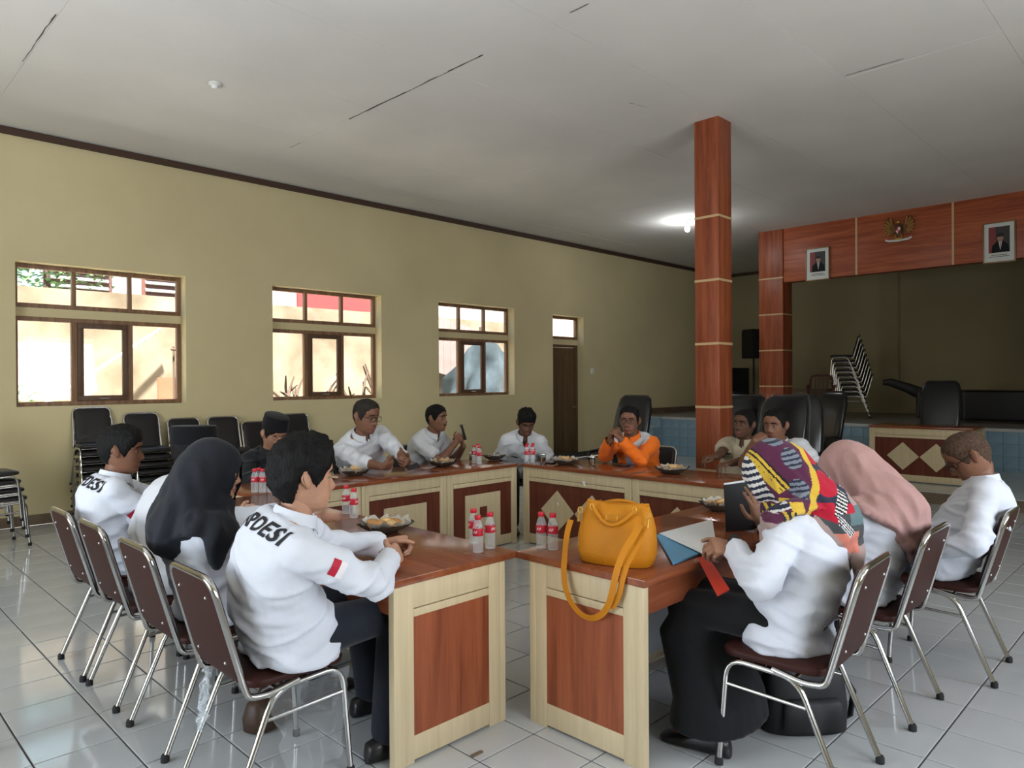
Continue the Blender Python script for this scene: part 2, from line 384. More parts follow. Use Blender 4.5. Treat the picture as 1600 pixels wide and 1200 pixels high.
# low dais in front of the stage
dais = tag(MB().box(9.95, -1.6, 0, XS-.03, 3.95, .14).build('dais', M['base_tile'], None), kind='structure')
for i in range(9):
    for j in range(17):
        MB().box(9.94+T0*i+.002, 3.95-T0*(j+1)+.002, .138, 9.94+T0*(i+1)-.002, 3.95-T0*j-.002, .147).build('dais_tile', M['tile'], dais)
# free-standing laminate column: boards with pale strips between
def column(name, x0, y0, w, dpt, z0, z1, joints, m=M['lam']):
    col = struct(name, MB().box(x0+.012, y0+.012, z0, x0+w-.012, y0+dpt-.012, z1), M['strip'])
    js = [z0]+sorted(joints)+[z1]
    for a, b in zip(js, js[1:]):
        MB().box(x0, y0, a+(.012 if a > z0 else 0), x0+w, y0+dpt, b-(.012 if b < z1 else 0)).build('laminate_board', m, col, bevel=.002)
    for z in joints: MB().box(x0-.004, y0-.004, z-.0125, x0+w+.004, y0+dpt+.004, z+.0125).build('pale_strip', M['strip'], col)
    return col
column('column_free', 6.86, 3.75, .28, .28, 0, CEIL+.003, [.59, 1.265, 1.94, 2.615, 3.29])
column('column_stage', XS-.02, 5.74, .40, .46, STZ-.2, CEIL+.003, [1.43, 2.10, 2.77, 3.44])
column('column_stage_far', XS-.02, .95, .40, .46, STZ-.2, CEIL+.003, [1.43, 2.10, 2.77, 3.44])
beam = struct('trim_3', MB().box(XS+.02, 1.41, 3.36, XS+.30, 5.74, CEIL+.003), M['lam_h'])
ys = [5.74, 4.45, 3.0, 1.41]
for a, b in zip(ys, ys[1:]): MB().box(XS, b+.014, 3.345, XS+.022, a-.014, CEIL+.002).build('beam_board', M['lam_h'], beam, bevel=.002)
for y in ys[1:3]: MB().box(XS-.004, y-.0155, 3.345, XS+.022, y+.0155, CEIL+.002).build('pale_strip', M['strip'], beam)

# ================================================================= OUTSIDE the left windows
M['outwall'] = mat('weathered_cream_wall', (.255, .22, .16), .9, var=.5, vscale=1.6, col2=(.12, .09, .055), bump=.3, bscale=12, detail=7)
M['soil'] = mat('ground_paled_for_bounce', (.62, .57, .49), .95, var=.3, vscale=3)  # unseen ground made paler to bounce more sunlight in through the windows
M['housewall'] = mat('pale_blue_house_wall', (.16, .24, .28), .9, var=.08, vscale=1)
M['housewhite'] = mat('white_house_wall', (.24, .23, .215), .9, var=.08, vscale=1)
M['louver'] = mat('faded_red_louver', (.12, .045, .03), .7)
M['redboard'] = mat('red_painted_board', (.22, .03, .028), .7)
M['tarp'] = mat('blue_grey_tarp', (.075, .105, .13), .6, var=.25, vscale=5)
M['pale_sheet'] = mat('pale_roof_sheet', (.20, .155, .145), .6, var=.15, vscale=3)
M['branch'] = mat('dry_branch', (.065, .042, .028), .9)
M['leaf'] = mat('green_leaf', (.06, .16, .03), .6)
M['pinkwall'] = mat('terracotta_paint', (.26, .11, .06), .8, var=.15, vscale=3)
tag(struct('ground_outside', MB().box(-4, YL+WT, -.3, 24, 22, -.1), M['soil']), kind='structure')
ow = tag(MB().box(-3, 12.3, -.1, 12.6, 12.5, 2.98).build('boundary_wall', M['outwall']), 'weathered cream boundary wall seen through the windows', 'wall')
tag(MB().box(12.8, 12.0, -.1, 19, 12.2, 3.4).build('shed_wall', M['housewhite']), 'white shed wall seen through the transom over the door', 'wall')
hs = thing('neighbour_house', 'pale neighbouring house with red louvred windows beyond the boundary wall', 'house', (6, 15, -.1))
MB().box(-9, 0, 0, 9, .3, 6).build('house_wall', M['housewhite'], hs)
MB().box(-9, -.02, 0, -2.2, 0, 6).build('blue_wall', M['housewall'], hs)
for xa, xb, za, zb in ((-2.85, -1.75, 3.2, 4.3), (-1.2, -.1, 3.1, 4.2)):
    wf = MB().box(xa, -.06, za, xb, -.02, zb).build('louver_window', M['louver'], hs)
    for k in range(7): MB().obox(((xa+xb)/2, -.085, za+.1+k*.145), ((xb-xa)/2-.05, 0, 0), (0, .02, .03), (0, .008, -.008)).build('slat', M['housewhite'], wf)
MB().box(2.1, -.08, 3.2, 4.1, -.02, 4.6).build('red_board', M['redboard'], hs)
# things leaning and lying in the yard
yd = thing('roof_sheet', 'pale corrugated sheet leaning against the wall behind the third window', 'sheet', (9.9, 12.0, -.1))
mb = MB()
for k in range(26):
    a = -1.2+k*.1; mb.obox((a, .1+.012*(k % 2), 2.75-.42*(a+1.2)*.55), (.052, 0, -.012), (0, .0, .62), (0, .006, 0))
mb.build('sheet', M['pale_sheet'], yd)
for a in (-1.0, 1.2): MB().tube([(a, .0, 0), (a, .05, 2.9)], .03).build('post', M['branch'], yd)
tp = thing('tarpaulin', 'blue grey tarpaulin draped in the yard behind the third window', 'tarpaulin', (10.35, 11.5, -.1))
mb = MB(); G = 14
P = [(-1.0+2.0*i/G+.05*sin(j*1.3), .35*sin(i*.9+j*.2)*.3-.3*j/G, (1.75+.75*sin(i/G*2.6))*j/G) for j in range(G+1) for i in range(G+1)]
mb.add(P, [(j*(G+1)+i, j*(G+1)+i+1, (j+1)*(G+1)+i+1, (j+1)*(G+1)+i) for j in range(G) for i in range(G)])
mb.add([(a, b+.01, c_) for a, b, c_ in P], [(j*(G+1)+i, (j+1)*(G+1)+i, (j+1)*(G+1)+i+1, j*(G+1)+i+1) for j in range(G) for i in range(G)])
mb.build('cloth', M['tarp'], tp, smooth=180, fixn=False)
tag(MB().tube([(2.2, 11.9, 1.05), (4.15, 12.1, 2.42)], .025).build('white_pole', M['white']), 'thin white pole slanting up outside the first window', 'pole')
fr = thing('drying_rack', 'terracotta board and thin frame leaning outside the first window', 'rack', (4.6, 11.8, -.1))
MB().box(-.5, .25, 0, .75, .3, 1.75).build('board', M['pinkwall'], fr)
mb = MB()
for a, b in (((-.35, 0, 0), (-.28, .2, 2.25)), ((.45, 0, 0), (.35, .2, 2.15)), ((-.35, .12, 2.2), (.7, .12, 2.12)), ((-.42, .02, 1.35), (.8, .02, 1.3))): mb.tube([a, b], .018)
mb.build('frame_bars', M['branch'], fr)
for k, (bx, by, hgt, lab) in enumerate(((6.05, 11.4, 1.9, 'dry branches heaped below the left pane of the middle window'), (7.05, 11.2, 1.95, 'dry branches heaped below the middle pane of the middle window'), (8.0, 11.4, 2.15, 'tall heap of dry branches below the right pane of the middle window'))):
    mb = MB(); rr = random.Random(k)
    for q in range(60):
        a = rr.uniform(0, 6.28); p = V((rr.uniform(-.35, .35), rr.uniform(-.25, .25), rr.uniform(0, hgt*.75)))
        e = p+V((cos(a)*.22, sin(a)*.15, rr.uniform(.1, .5)*hgt*.5)); mb.tube([p, (p+e)/2+V((0, .03, .02)), e], [.03, .024, .012], 5)
    mb.ball((0, .05, hgt*.3), .33, .25, hgt*.42, 12, 8)
    tag(mb.build('branch_pile', M['branch']), lab, 'branches', 'branch piles in the yard').location = (bx, by, -.1)
def plant(name, label, loc, hgt, spread, nleaf, size, seed, trunk=.03):
    t = thing(name, label, 'plant', loc); rr = random.Random(seed)
    MB().tube([(0, 0, 0), (.05, .02, hgt*.5), (0, 0, hgt)], [trunk, trunk*.8, trunk*.5], 7).build('trunk', M['branch'], t, smooth=60)
    mb = MB()
    for q in range(nleaf):
        c_ = V((rr.gauss(0, spread), rr.gauss(0, spread*.6), hgt+rr.gauss(0, spread*.5)-.1)); a = rr.uniform(0, 6.28); t_ = rr.uniform(-.6, .6)
        u = V((cos(a)*cos(t_), sin(a)*cos(t_), sin(t_))); w_ = u.cross(V((0, 0, 1))).normalized(); s_ = size*rr.uniform(.6, 1.2)
        mb.add([c_, c_+u*s_*.5+w_*s_*.22+V((0, 0, .02)), c_+u*s_, c_+u*s_*.5-w_*s_*.22+V((0, 0, .02))], [(0, 1, 2, 3)])
    o = mb.build('foliage', M['leaf'], t, fixn=False); o['kind'] = 'stuff'
    return t
plant('leafy_tree', 'green leafy tree behind the boundary wall at the first window', (2.85, 13.3, -.1), 3.6, .45, 420, .17, 3, .09)
plant('small_shrub', 'small green shrub low in the left pane of the first window', (1.95, 11.3, -.1), 1.55, .16, 90, .14, 4)
plant('small_sapling', 'spindly sapling growing up outside the first window', (2.4, 11.6, -.1), 1.2, .10, 40, .14, 5)
# ================================================================= TABLES
TZ, SLAB = .76, .03
M['top_edge'] = wood('table_edge_wood', (.20, .062, .026), (.30, .10, .045), 'x', .25, 1.2, .2)
M['apron'] = wood('table_apron_wood', (.15, .036, .014), (.27, .08, .034), 'x', .35, 1.0, .1)
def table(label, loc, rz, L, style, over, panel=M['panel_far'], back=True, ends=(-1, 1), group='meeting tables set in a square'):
    t = thing('meeting_table', label, 'table', loc, rz, group); a = L/2; D = .31; zt = TZ-SLAB
    MB().box(-a, -D-over, zt, a, D+.01, TZ).build('table_top', M['top'], t, bevel=.003)
    g = .002; pw = .06
    for sx in (-1, 1):
        for y0, y1 in ((-D, -D+.035), (D-.035, D)):
            x1 = sx*(a-g); x0 = sx*(a-g-.035)
            MB().box(min(x0, x1), y0, 0, max(x0, x1), y1, zt-.001).build('post', M['cream'], t, bevel=.002)
        if sx not in ends: continue
        # end: wood board between rails and stiles
        xo, xi = sx*(a-g-.004), sx*(a-g-.022)
        e = MB().box(min(xo, xi), -D+.1, .11, max(xo, xi), D-.1, zt-.135).build('end_board', panel, t)
        for nm, y0, y1, z0, z1, px in (('stile', -D+.035, -D+.1, 0, zt-.001, .002), ('stile', D-.1, D-.035, 0, zt-.001, .002), ('bottom_rail', -D+.1, D-.1, .012, .11, .003), ('top_rail', -D+.1, D-.1, zt-.10, zt-.001, .004), ('bead', -D+.1, D-.1, zt-.135, zt-.104, .001)):
            x1 = sx*(a-g-px); x0 = sx*(a-g-.03); MB().box(min(x0, x1), y0, z0, max(x0, x1), y1, z1).build(nm, M['cream'], t, bevel=.0015)
    # front board with its inlay
    fy = -D+.012
    fb = MB().box(-a+.04, fy, .10, a-.04, fy+.012, zt-.13).build('front_board', panel, t)
    for nm, x0, x1, z0, z1, py in (('stile', -a+.038, -a+.038+pw*.6, 0, zt-.001, .0), ('stile', a-.038-pw*.6, a-.038, 0, zt-.001, .0), ('bottom_rail', -a+.075, a-.075, .012, .10, .001), ('top_rail', -a+.075, a-.075, zt-.09, zt-.001, .002), ('bead', -a+.075, a-.075, zt-.13, zt-.094, -.001)):
        MB().box(x0, -D+py, z0, x1, fy+.012, z1).build(nm, M['cream'], t, bevel=.0015)
    zc = (.10+zt-.13)/2
    if style == 'diamond':
        hw, hh = min(.20, (a-.14)/2), .19
        for cx in (-hw-.004, hw+.004):
            MB().prism([(cx-hw, zc), (cx, zc-hh), (cx+hw, zc), (cx, zc+hh)], lambda u, v, d: (u, d, v), fy-.007, fy).build('diamond_inlay', M['cream'], fb)
    else:
        MB().box(-a+.22, fy-.007, .10, a-.22, fy, zt-.21).build('square_inlay', M['cream'], fb)
        if style == 'square': MB().box(-.045, fy-.010, zc-.05, .045, fy-.006, zc+.05).build('small_square_inlay', panel, fb)
    if back: MB().box(-a+.04, fy+.013, .06, a-.04, fy+.02, zt-.002).build('back_board', M['grey_in'], t)
    MB().box(-a+.04, D-.022, zt-.115, a-.04, D-.004, zt-.001).build('apron', M['apron'], t)
    return t
table('near table of the left arm, its wood end panel facing the camera', (1.98, 2.955, 0), R(90), 1.25, 'plain', .085, M['panel'], ends=(-1,))
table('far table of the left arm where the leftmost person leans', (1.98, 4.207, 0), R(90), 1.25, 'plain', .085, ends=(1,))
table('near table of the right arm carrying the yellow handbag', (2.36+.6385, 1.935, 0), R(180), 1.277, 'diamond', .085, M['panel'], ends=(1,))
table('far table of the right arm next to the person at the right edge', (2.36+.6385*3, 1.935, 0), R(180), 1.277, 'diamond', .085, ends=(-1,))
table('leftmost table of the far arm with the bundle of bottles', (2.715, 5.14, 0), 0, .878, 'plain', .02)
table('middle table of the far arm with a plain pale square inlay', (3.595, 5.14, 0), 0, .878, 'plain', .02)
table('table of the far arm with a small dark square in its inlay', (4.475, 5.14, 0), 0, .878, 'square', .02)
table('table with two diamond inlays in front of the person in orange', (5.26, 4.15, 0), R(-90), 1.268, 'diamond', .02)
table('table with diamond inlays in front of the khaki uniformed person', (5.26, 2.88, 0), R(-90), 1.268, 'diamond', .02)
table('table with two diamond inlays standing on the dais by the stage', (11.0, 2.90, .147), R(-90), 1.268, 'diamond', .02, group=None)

# ================================================================= CHAIRS
def arc(p, q, r, n=5):
    return p
def smooth_path(pts, rad, n=5):
    "polyline with rounded corners"
    pts = [V(p) for p in pts]; out = [pts[0]]
    for i in range(1, len(pts)-1):
        a, b, c_ = pts[i-1], pts[i], pts[i+1]; r_ = min(rad, (a-b).length*.48, (c_-b).length*.48)
        p0 = b+(a-b).normalized()*r_; p1 = b+(c_-b).normalized()*r_
        for k in range(n+1):
            t = k/n; out.append(p0*(1-t)**2 + b*2*t*(1-t) + p1*t*t)
    out.append(pts[-1]); return out
def rounded_rect(w, h, r, n=4):
    P = []
    for cx, cy, a0 in ((w-r, h-r, 0), (-w+r, h-r, 90), (-w+r, -h+r, 180), (w-r, -h+r, 270)):
        for k in range(n+1): an = R(a0+90*k/n); P.append((cx+r*cos(an), cy+r*sin(an)))
    return P
def make_chair(vinyl, label, group):
    t = thing('stacking_chair', label, 'chair', (0, 0, 0), 0, group); W = .205; ch = M['chrome']
    for s in (-1, 1):
        x = s*W
        MB().tube(smooth_path([(s*(W+.012), .235, .012), (x, .205, .435), (x, -.075, .425), (s*(W+.012), -.25, .012)], .075), .0115, 10).build('side_frame', ch, t, smooth=60)
        MB().tube([(x*1.015, .212, .335), (x*1.02, -.118, .325)], .008, 8).build('brace', ch, t, smooth=60)
        for y in (.235, -.25): MB().lathe([(.012, .0), (.017, .002), (.017, .022), (.013, .032)], 10, (s*(W+.012), y, 0)).build('foot_cap', M['rubber'], t, smooth=50)
    top = .868; bt = -.300
    pth = [(-W, .02, .438), (-W, -.10, .415), (-W, -.175, .425), (-W*.98, -.19, .47), (-W*.93, bt, top), (W*.93, bt, top), (W*.98, -.19, .47), (W, -.175, .425), (W, -.10, .415), (W, .02, .438)]
    MB().tube(smooth_path(pth, .07), .0125, 10).build('back_frame', ch, t, smooth=60)
    mb = MB(); mb.tube([(-W, .17, .427), (W, .17, .427)], .008); mb.tube([(-W, -.06, .42), (W, -.06, .42)], .008); mb.build('seat_support', ch, t, smooth=60)
    # padded seat
    rs = []
    for k, (e, z) in enumerate(((.03, .440), (.004, .446), (0, .462), (.006, .474), (.03, .482), (.09, .486))):
        rs.append([V((u, v+.035, z-.012*(1 if v < -.1 else 0)*0)) for u, v in rounded_rect(.205-e, .205-e, max(.015, .07-e))])
    MB().rings(rs).build('seat', vinyl, t, smooth=50)
    # padded backrest board between the tubes, reclined
    nrm = V((0, top-.47, -(bt+.19))).normalized()     # forward normal
    up_ = V((0, bt+.19, top-.47)).normalized(); cen = V((0, (bt-.19)/2, (top+.47)/2))
    fwd = V((0, up_.z, -up_.y))
    rs = []
    for e, d in ((.012, -.010), (.0, -.008), (0, .010), (.008, .020), (.03, .027), (.08, .030)):
        rs.append([cen + V((u*.985, 0, 0)) + up_*(v+.003) + fwd*d for u, v in rounded_rect(.186-e, .196-e, max(.02, .05-e))])
    b = MB().rings(rs).build('backrest', vinyl, t, smooth=50)
    mb0 = MB()
    for u in (-.12, .12):
        for v in (-.13, .13):
            mb = MB(); mb.ball(cen+V((u, 0, 0))+up_*v-fwd*.011, .006, .006, .006, 8, 6); mb.build('stud', M['steel'], b, smooth=180)
    mb = MB(); mb.obox(cen+up_*.20, V((.035, 0, 0)), up_*.014, fwd*.008); mb.build('grip', ch, b, bevel=.003)
    return t
brown = make_chair(M['brown_vinyl'], 'brown vinyl chair of the person with lettering across the back', 'brown meeting chairs')
brown.location = (1.06+.25, 2.67, 0); brown.rotation_euler = (0, 0, R(-90))
G_ = 'brown meeting chairs'
dup(brown, (1.06+.25, 3.29, 0), R(-90), 'brown vinyl chair of the person in the black hijab', G_)
dup(brown, (1.06+.25, 3.92, 0), R(-90), 'brown vinyl chair second from the left end of the row', G_)
dup(brown, (1.05+.25, 4.43, 0), R(-90), 'brown vinyl chair at the left end of the row', G_)
dup(brown, (2.85, .97+.25, 0), R(3), 'brown vinyl chair of the person in the colourful hijab', G_)
dup(brown, (3.68, .97+.25, 0), R(0), 'brown vinyl chair of the person in the pink hijab', G_)
dup(brown, (4.44, .82+.25, 0), R(2), 'brown vinyl chair of the person in glasses at the right edge', G_)
dup(brown, (.265, 3.775, 0), R(-150), 'empty brown vinyl chair cut off by the left edge of the picture', G_)
black = make_chair(M['black_vinyl'], 'black vinyl chair beneath the person in the black suit', 'black meeting chairs')
black.location = (2.95, 5.86, 0); black.rotation_euler = (0, 0, R(180)); G_ = 'black meeting chairs'
dup(black, (3.86, 5.84, 0), R(183), 'black vinyl chair of the person in glasses on the far side', G_)
dup(black, (4.62, 5.98, 0), R(168), 'black vinyl chair of the person holding up a phone', G_)
dup(black, (5.62, 5.50, 0), R(135), 'black vinyl chair of the person looking down at the corner', G_)
dup(black, (6.02, 4.12, 0), R(90), 'black vinyl chair of the person in the orange jacket', G_)
dup(black, (6.25, 3.22, 0), R(90), 'black vinyl chair of the khaki uniformed person', G_)
dup(black, (6.02, 2.56, 0), R(95), 'black vinyl chair of the person with a hand to the mouth', G_)
# stacks of black chairs along the left wall
LEV = ['lowest', 'second', 'third', 'fourth', 'fifth', 'sixth', 'seventh', 'eighth', 'ninth', 'tenth']
def stack(n, x, y, rz, where, group, z0=0, dz=.082, dy=-.022):
    fx, fy = -sin(rz), cos(rz)
    for k in range(n):
        lv = 'topmost' if k == n-1 else LEV[k]
        dup(black, (x+fx*dy*k+random.uniform(-.004, .004), y+fy*dy*k, z0+k*dz), rz+random.uniform(-.012, .012), 'black chair, %s of the stack %s' % (lv, where), group)
SG = 'stacked chairs along the window wall'
stack(6, 2.40, 8.88, R(176), 'below the first window', SG)
stack(5, 2.94, 8.86, R(180), 'just right of the first window', SG)
stack(4, 3.43, 8.84, R(181), 'second right of the first window', SG)
stack(4, 3.90, 8.84, R(178), 'third right of the first window', SG)
stack(3, 4.36, 8.84, R(182), 'behind the black-suited person', SG)
stack(4, 4.94, 8.86, R(180), 'just left of the second window', SG)
stack(4, 1.33, 8.33, R(-84), 'at the left edge of the picture', SG)
stack(9, 14.75, 5.12, R(22), 'on the stage', 'stacked chairs on the stage', STZ, .095, .028)
# ================================================================= PEOPLE
UPZ = V((0, 0, 1))
def lerp_tab(tab, t):
    if t <= tab[0][0]: return tab[0][1:]
    for a, b in zip(tab, tab[1:]):
        if t <= b[0]:
            k = (t-a[0])/(b[0]-a[0]); k = k*k*(3-2*k)*.5+k*.5
            return tuple(x+(y-x)*k for x, y in zip(a[1:], b[1:]))
    return tab[-1][1:]
def remesh(mb, voxel, smooth=3, fac=.5):
    me = bpy.data.meshes.new('tmp'); me.from_pydata(mb.v, [], mb.f)
    bm = bmesh.new(); bm.from_mesh(me); bmesh.ops.recalc_face_normals(bm, faces=bm.faces); bm.to_mesh(me); bm.free()
    o = bpy.data.objects.new('tmp', me); COL.objects.link(o)
    m = o.modifiers.new('r', 'REMESH'); m.mode = 'VOXEL'; m.voxel_size = voxel; m.adaptivity = 0
    if smooth: s = o.modifiers.new('s', 'SMOOTH'); s.iterations = smooth; s.factor = fac
    dg = bpy.context.evaluated_depsgraph_get(); e = o.evaluated_get(dg)
    out = bpy.data.meshes.new_from_object(e)
    bpy.data.objects.remove(o); bpy.data.meshes.remove(me)
    v = [tuple(p.co) for p in out.vertices]; f = [list(p.vertices) for p in out.polygons]
    bpy.data.meshes.remove(out)
    return v, f
def ring(c, u, w, a, b, n=28, p=2.3):
    out = []
    for j in range(n):
        t = 2*pi*j/n; cu, su = cos(t), sin(t)
        out.append(c + u*(a*math.copysign(abs(cu)**(2/p), cu)) + w*(b*math.copysign(abs(su)**(2/p), su)))
    return out
def basis(fwd_yaw, pitch=0, roll=0):
    "columns: right, forward, up; pitch > 0 looks down"
    return (Matrix.Rotation(fwd_yaw-pi/2, 3, 'Z') @ Matrix.Rotation(-pitch, 3, 'X') @ Matrix.Rotation(roll, 3, 'Y'))
# --- head -------------------------------------------------------------
YF = [(-.122,.030),(-.117,.062),(-.108,.080),(-.096,.087),(-.084,.083),(-.074,.088),(-.064,.089),(-.05,.086),(-.03,.084),(0,.081),(.015,.084),(.032,.091),(.06,.087),(.085,.071),(.103,.045),(.112,.02),(.115,.0)]
YB = [(-.122,-.01),(-.11,-.035),(-.08,-.055),(-.05,-.078),(-.02,-.095),(.02,-.104),(.05,-.100),(.08,-.083),(.10,-.055),(.111,-.025),(.115,0)]
WD = [(-.122,.016),(-.115,.030),(-.10,.044),(-.08,.055),(-.055,.064),(-.03,.071),(0,.075),(.03,.076),(.06,.072),(.085,.060),(.103,.040),(.112,.018),(.115,.0005)]
def gs(x, s): return math.exp(-.5*(x/s)**2)
def head_point(a, z, bald=0):
    yf = lerp_tab(YF, z)[0]; yb = lerp_tab(YB, z)[0]; w = lerp_tab(WD, z)[0]
    s, c = sin(a), cos(a)              # a = 0 front
    x = w*math.copysign(abs(s)**.92, s)
    y = (yf if c > 0 else -yb)*math.copysign(abs(c)**(.80 if c > 0 else .95), c)
    if c > 0:
        nz = lerp_tab([(-.06,0),(-.052,.001),(-.044,.013),(-.036,.026),(-.028,.024),(-.015,.017),(0,.010),(.014,.005),(.03,.0)], z)[0]
        sx = lerp_tab([(-.055,.016),(-.040,.0135),(-.025,.010),(.02,.008)], z)[0]
        y += nz*gs(x, sx)
        y += .0045*gs(abs(x)-.017, .006)*gs(z+.042, .007)
        y -= .009*gs(abs(x)-.031, .013)*gs(z-.002, .011)
        y += .004*gs(x, .020)*(gs(z+.063, .0045)+1.1*gs(z+.075, .005)) - .004*gs(x, .026)*gs(z+.0688, .0022)
        y += .004*gs(abs(x)-.05, .014)*gs(z+.022, .014)
    return V((x, y, z))
def head_grid(n=56, m=44):
    zs = []
    for i in range(m+1):
        t = i/m; zs.append(-.122+.237*(.5-.5*cos(pi*t))*.55+.237*t*.45)
    an = []
    for j in range(n):
        t = 2*pi*j/n-pi; an.append(t-.42*sin(t))   # denser at the front (a = 0)
    return zs, an
ZS, AN = head_grid()
def head_mesh(mb, X, mi=0, lip=None):
    b = len(mb.v); n = len(AN)
    for z in ZS:
        for a in AN: mb.v.append(tuple(X(head_point(a, z))))
    for i in range(len(ZS)-1):
        for j in range(n):
            j2 = (j+1) % n; mb.f.append([b+i*n+j, b+i*n+j2, b+(i+1)*n+j2, b+(i+1)*n+j])
            zc = (ZS[i]+ZS[i+1])/2; p = head_point((AN[j]+(AN[j2] if j2 else AN[j]))/2, zc)
            mb.m.append(lip if (lip is not None and abs(p.x) < .026*(1-((zc+.069)/.0125)**2) and abs(zc+.069) < .0125 and p.y > .05) else mi)
    mb.f.append([b+j for j in range(n)][::-1]); mb.m.append(mi); mb.f.append([b+(len(ZS)-1)*n+j for j in range(n)]); mb.m.append(mi)
def ears(mb, X, mi=0):
    for s in (-1, 1):
        rs = []
        for k in range(9):
            t = k/8; z = .028-.062*t; wd = .017*(sin(pi*min(1, .12+t*.82)))**.7
            c_ = V((s*(.077+.008*sin(pi*t)), -.012-.006*cos(t*3), z)); u = V((s*.55, -.83, 0)); w_ = V((s*.83, .55, 0))
            rs.append([X(c_+u*(wd*cos(2*pi*j/10))+w_*(.006*sin(2*pi*j/10))) for j in range(10)])
        mb.rings(rs, mi)
        mb.tube([X(V((s*(.084+.004*sin(pi*k/7)), -.014-.018*sin(pi*k/7), .026-.05*k/7))) for k in range(8)], .0042, 6, mi)
def hair_mesh(style, seed):
    mb = MB(); n = 72; m = 44; b = 0
    th = style.get('thick', .018); hl = style.get('line', .072); nape = style.get('nape', -.055); tuft = style.get('tuft', .25); side = style.get('side', .55); top = style.get('top', 1.0)
    for i in range(m+1):
        z = -.11+.225*(.5-.5*cos(pi*i/m))*.5+.225*(i/m)*.5
        for j in range(n):
            a = 2*pi*j/n-pi; p = head_point(a, z); p0 = V((p.x, min(p.y, lerp_tab(YF, z)[0]*cos(a) if cos(a) > 0 else p.y), p.z))
            aa = abs(a)
            # hairline height as a function of angle from the front
            line = lerp_tab([(0, hl), (.55, hl-.004), (.95, hl-.03), (1.15, .018), (1.40, -.010), (1.62, .02), (1.85, .016), (2.1, -.03), (2.5, nape), (3.2, nape-.004)], aa)[0]
            line += .005*noise.noise(V((a*4, seed, 0)))+.003*noise.noise(V((a*13, seed, 3)))
            k = max(-1, min(1, (z-line)/.024))
            t = th*(k*.5+.5)**.8 if k > -1 else 0
            tall = lerp_tab([(-.11, side), (.03, side), (.08, 1.0), (.115, top)], z)[0]
            nn = noise.noise(V((p.x*55, p.y*55, p.z*28))+V((seed*7, 0, 0))); n2 = noise.noise(V((p.x*150, p.y*150, p.z*60))+V((seed*3, 5, 0)))
            t = t*tall*(1+tuft*nn+tuft*.4*n2) - (.006 if k <= -.95 else 0) - .0005
            d = V((p.x/.0056, p.y/.0095, (p.z-.0)/.011)).normalized()
            d = V((p.x*1.2, p.y, max(p.z, -.02)*1.1)).normalized()
            mb.v.append(tuple(p+d*t))
    for i in range(m):
        for j in range(n):
            j2 = (j+1) % n; mb.f.append([i*n+j, i*n+j2, (i+1)*n+j2, (i+1)*n+j]); mb.m.append(0)
    mb.f.append(list(range(n))[::-1]); mb.m.append(0); mb.f.append([m*n+j for j in range(n)]); mb.m.append(0)
    return mb
# --- hands ------------------------------------------------------------
def hand(mb, W, d, pn, side, S, curl=.35, spread=1.0, thumb=.4, curls=None):
    "W wrist, d finger direction, pn palm normal (out of the palm), side +1 right hand / -1 left; returns finger tips"
    d = V(d).normalized(); pn = V(pn); pn = (pn-d*pn.dot(d)).normalized(); lat = d.cross(pn)*side   # towards the thumb
    k = S
    rs = []
    for t, w_, h_ in ((-.02, .026, .021), (0, .027, .019), (.03, .036, .0175), (.06, .042, .016), (.085, .041, .0145), (.096, .036, .010)):
        rs.append(ring(W+d*t*k+lat*.002*k, lat, pn, w_*k, h_*k, 16, 2.6))
    mb.rings(rs)
    L_ = [(.030, .072, (.043, .026, .021), .0092), (.010, .080, (.047, .030, .022), .0095), (-.011, .078, (.043, .028, .021), .0090), (-.031, .070, (.034, .021, .019), .0080)]
    for i, (o, base, segs, r) in enumerate(L_):
        cv = curls[i] if curls else curl*(1+.08*i)
        p = W+lat*o*k+d*base*k; dd = (d+lat*(o*1.2*spread)).normalized(); an = 0
        pf = pn
        for s_, (sl, fa) in enumerate(zip(segs, (75, 95, 55))):
            an = R(fa)*cv; q = (pf-dd*pf.dot(dd)).normalized()
            nd = dd*cos(an)+q*sin(an); pf = q*cos(an)-dd*sin(an)
            e = p+nd*sl*k; mb.capsule(p, e, r*k*(1-.10*s_), r*k*(1-.10*(s_+1)), 8); p = e; dd = nd
    # thumb leaves the side of the palm near its base
    p = W+lat*.022*k+d*.022*k+pn*.004*k; d1 = (d*.62+lat*.78+pn*.35*thumb*2).normalized(); d2 = (d*.9+lat*(.45-.5*thumb)+pn*.6*thumb).normalized(); d3 = (d*.95+lat*(.15-.7*thumb)+pn*.7*thumb).normalized()
    for dd, sl, ra, rb in ((d1, .042, .0145, .012), (d2, .034, .0115, .0105), (d3, .028, .0102, .0085)):
        e = p+dd*sl*k; mb.capsule(p, e, ra*k, rb*k, 8); p = e
def ik(Sh, W, l1, l2, pole):
    v = W-Sh; L = v.length; mx = (l1+l2)*.995
    if L > mx: W = Sh+v*(mx/L); v = W-Sh; L = mx
    t = v/L; a = (l1*l1-l2*l2+L*L)/(2*L); h_ = math.sqrt(max(1e-6, l1*l1-a*a))
    p = V(pole); p = (p-t*p.dot(t)).normalized()
    return Sh+t*a+p*h_, W
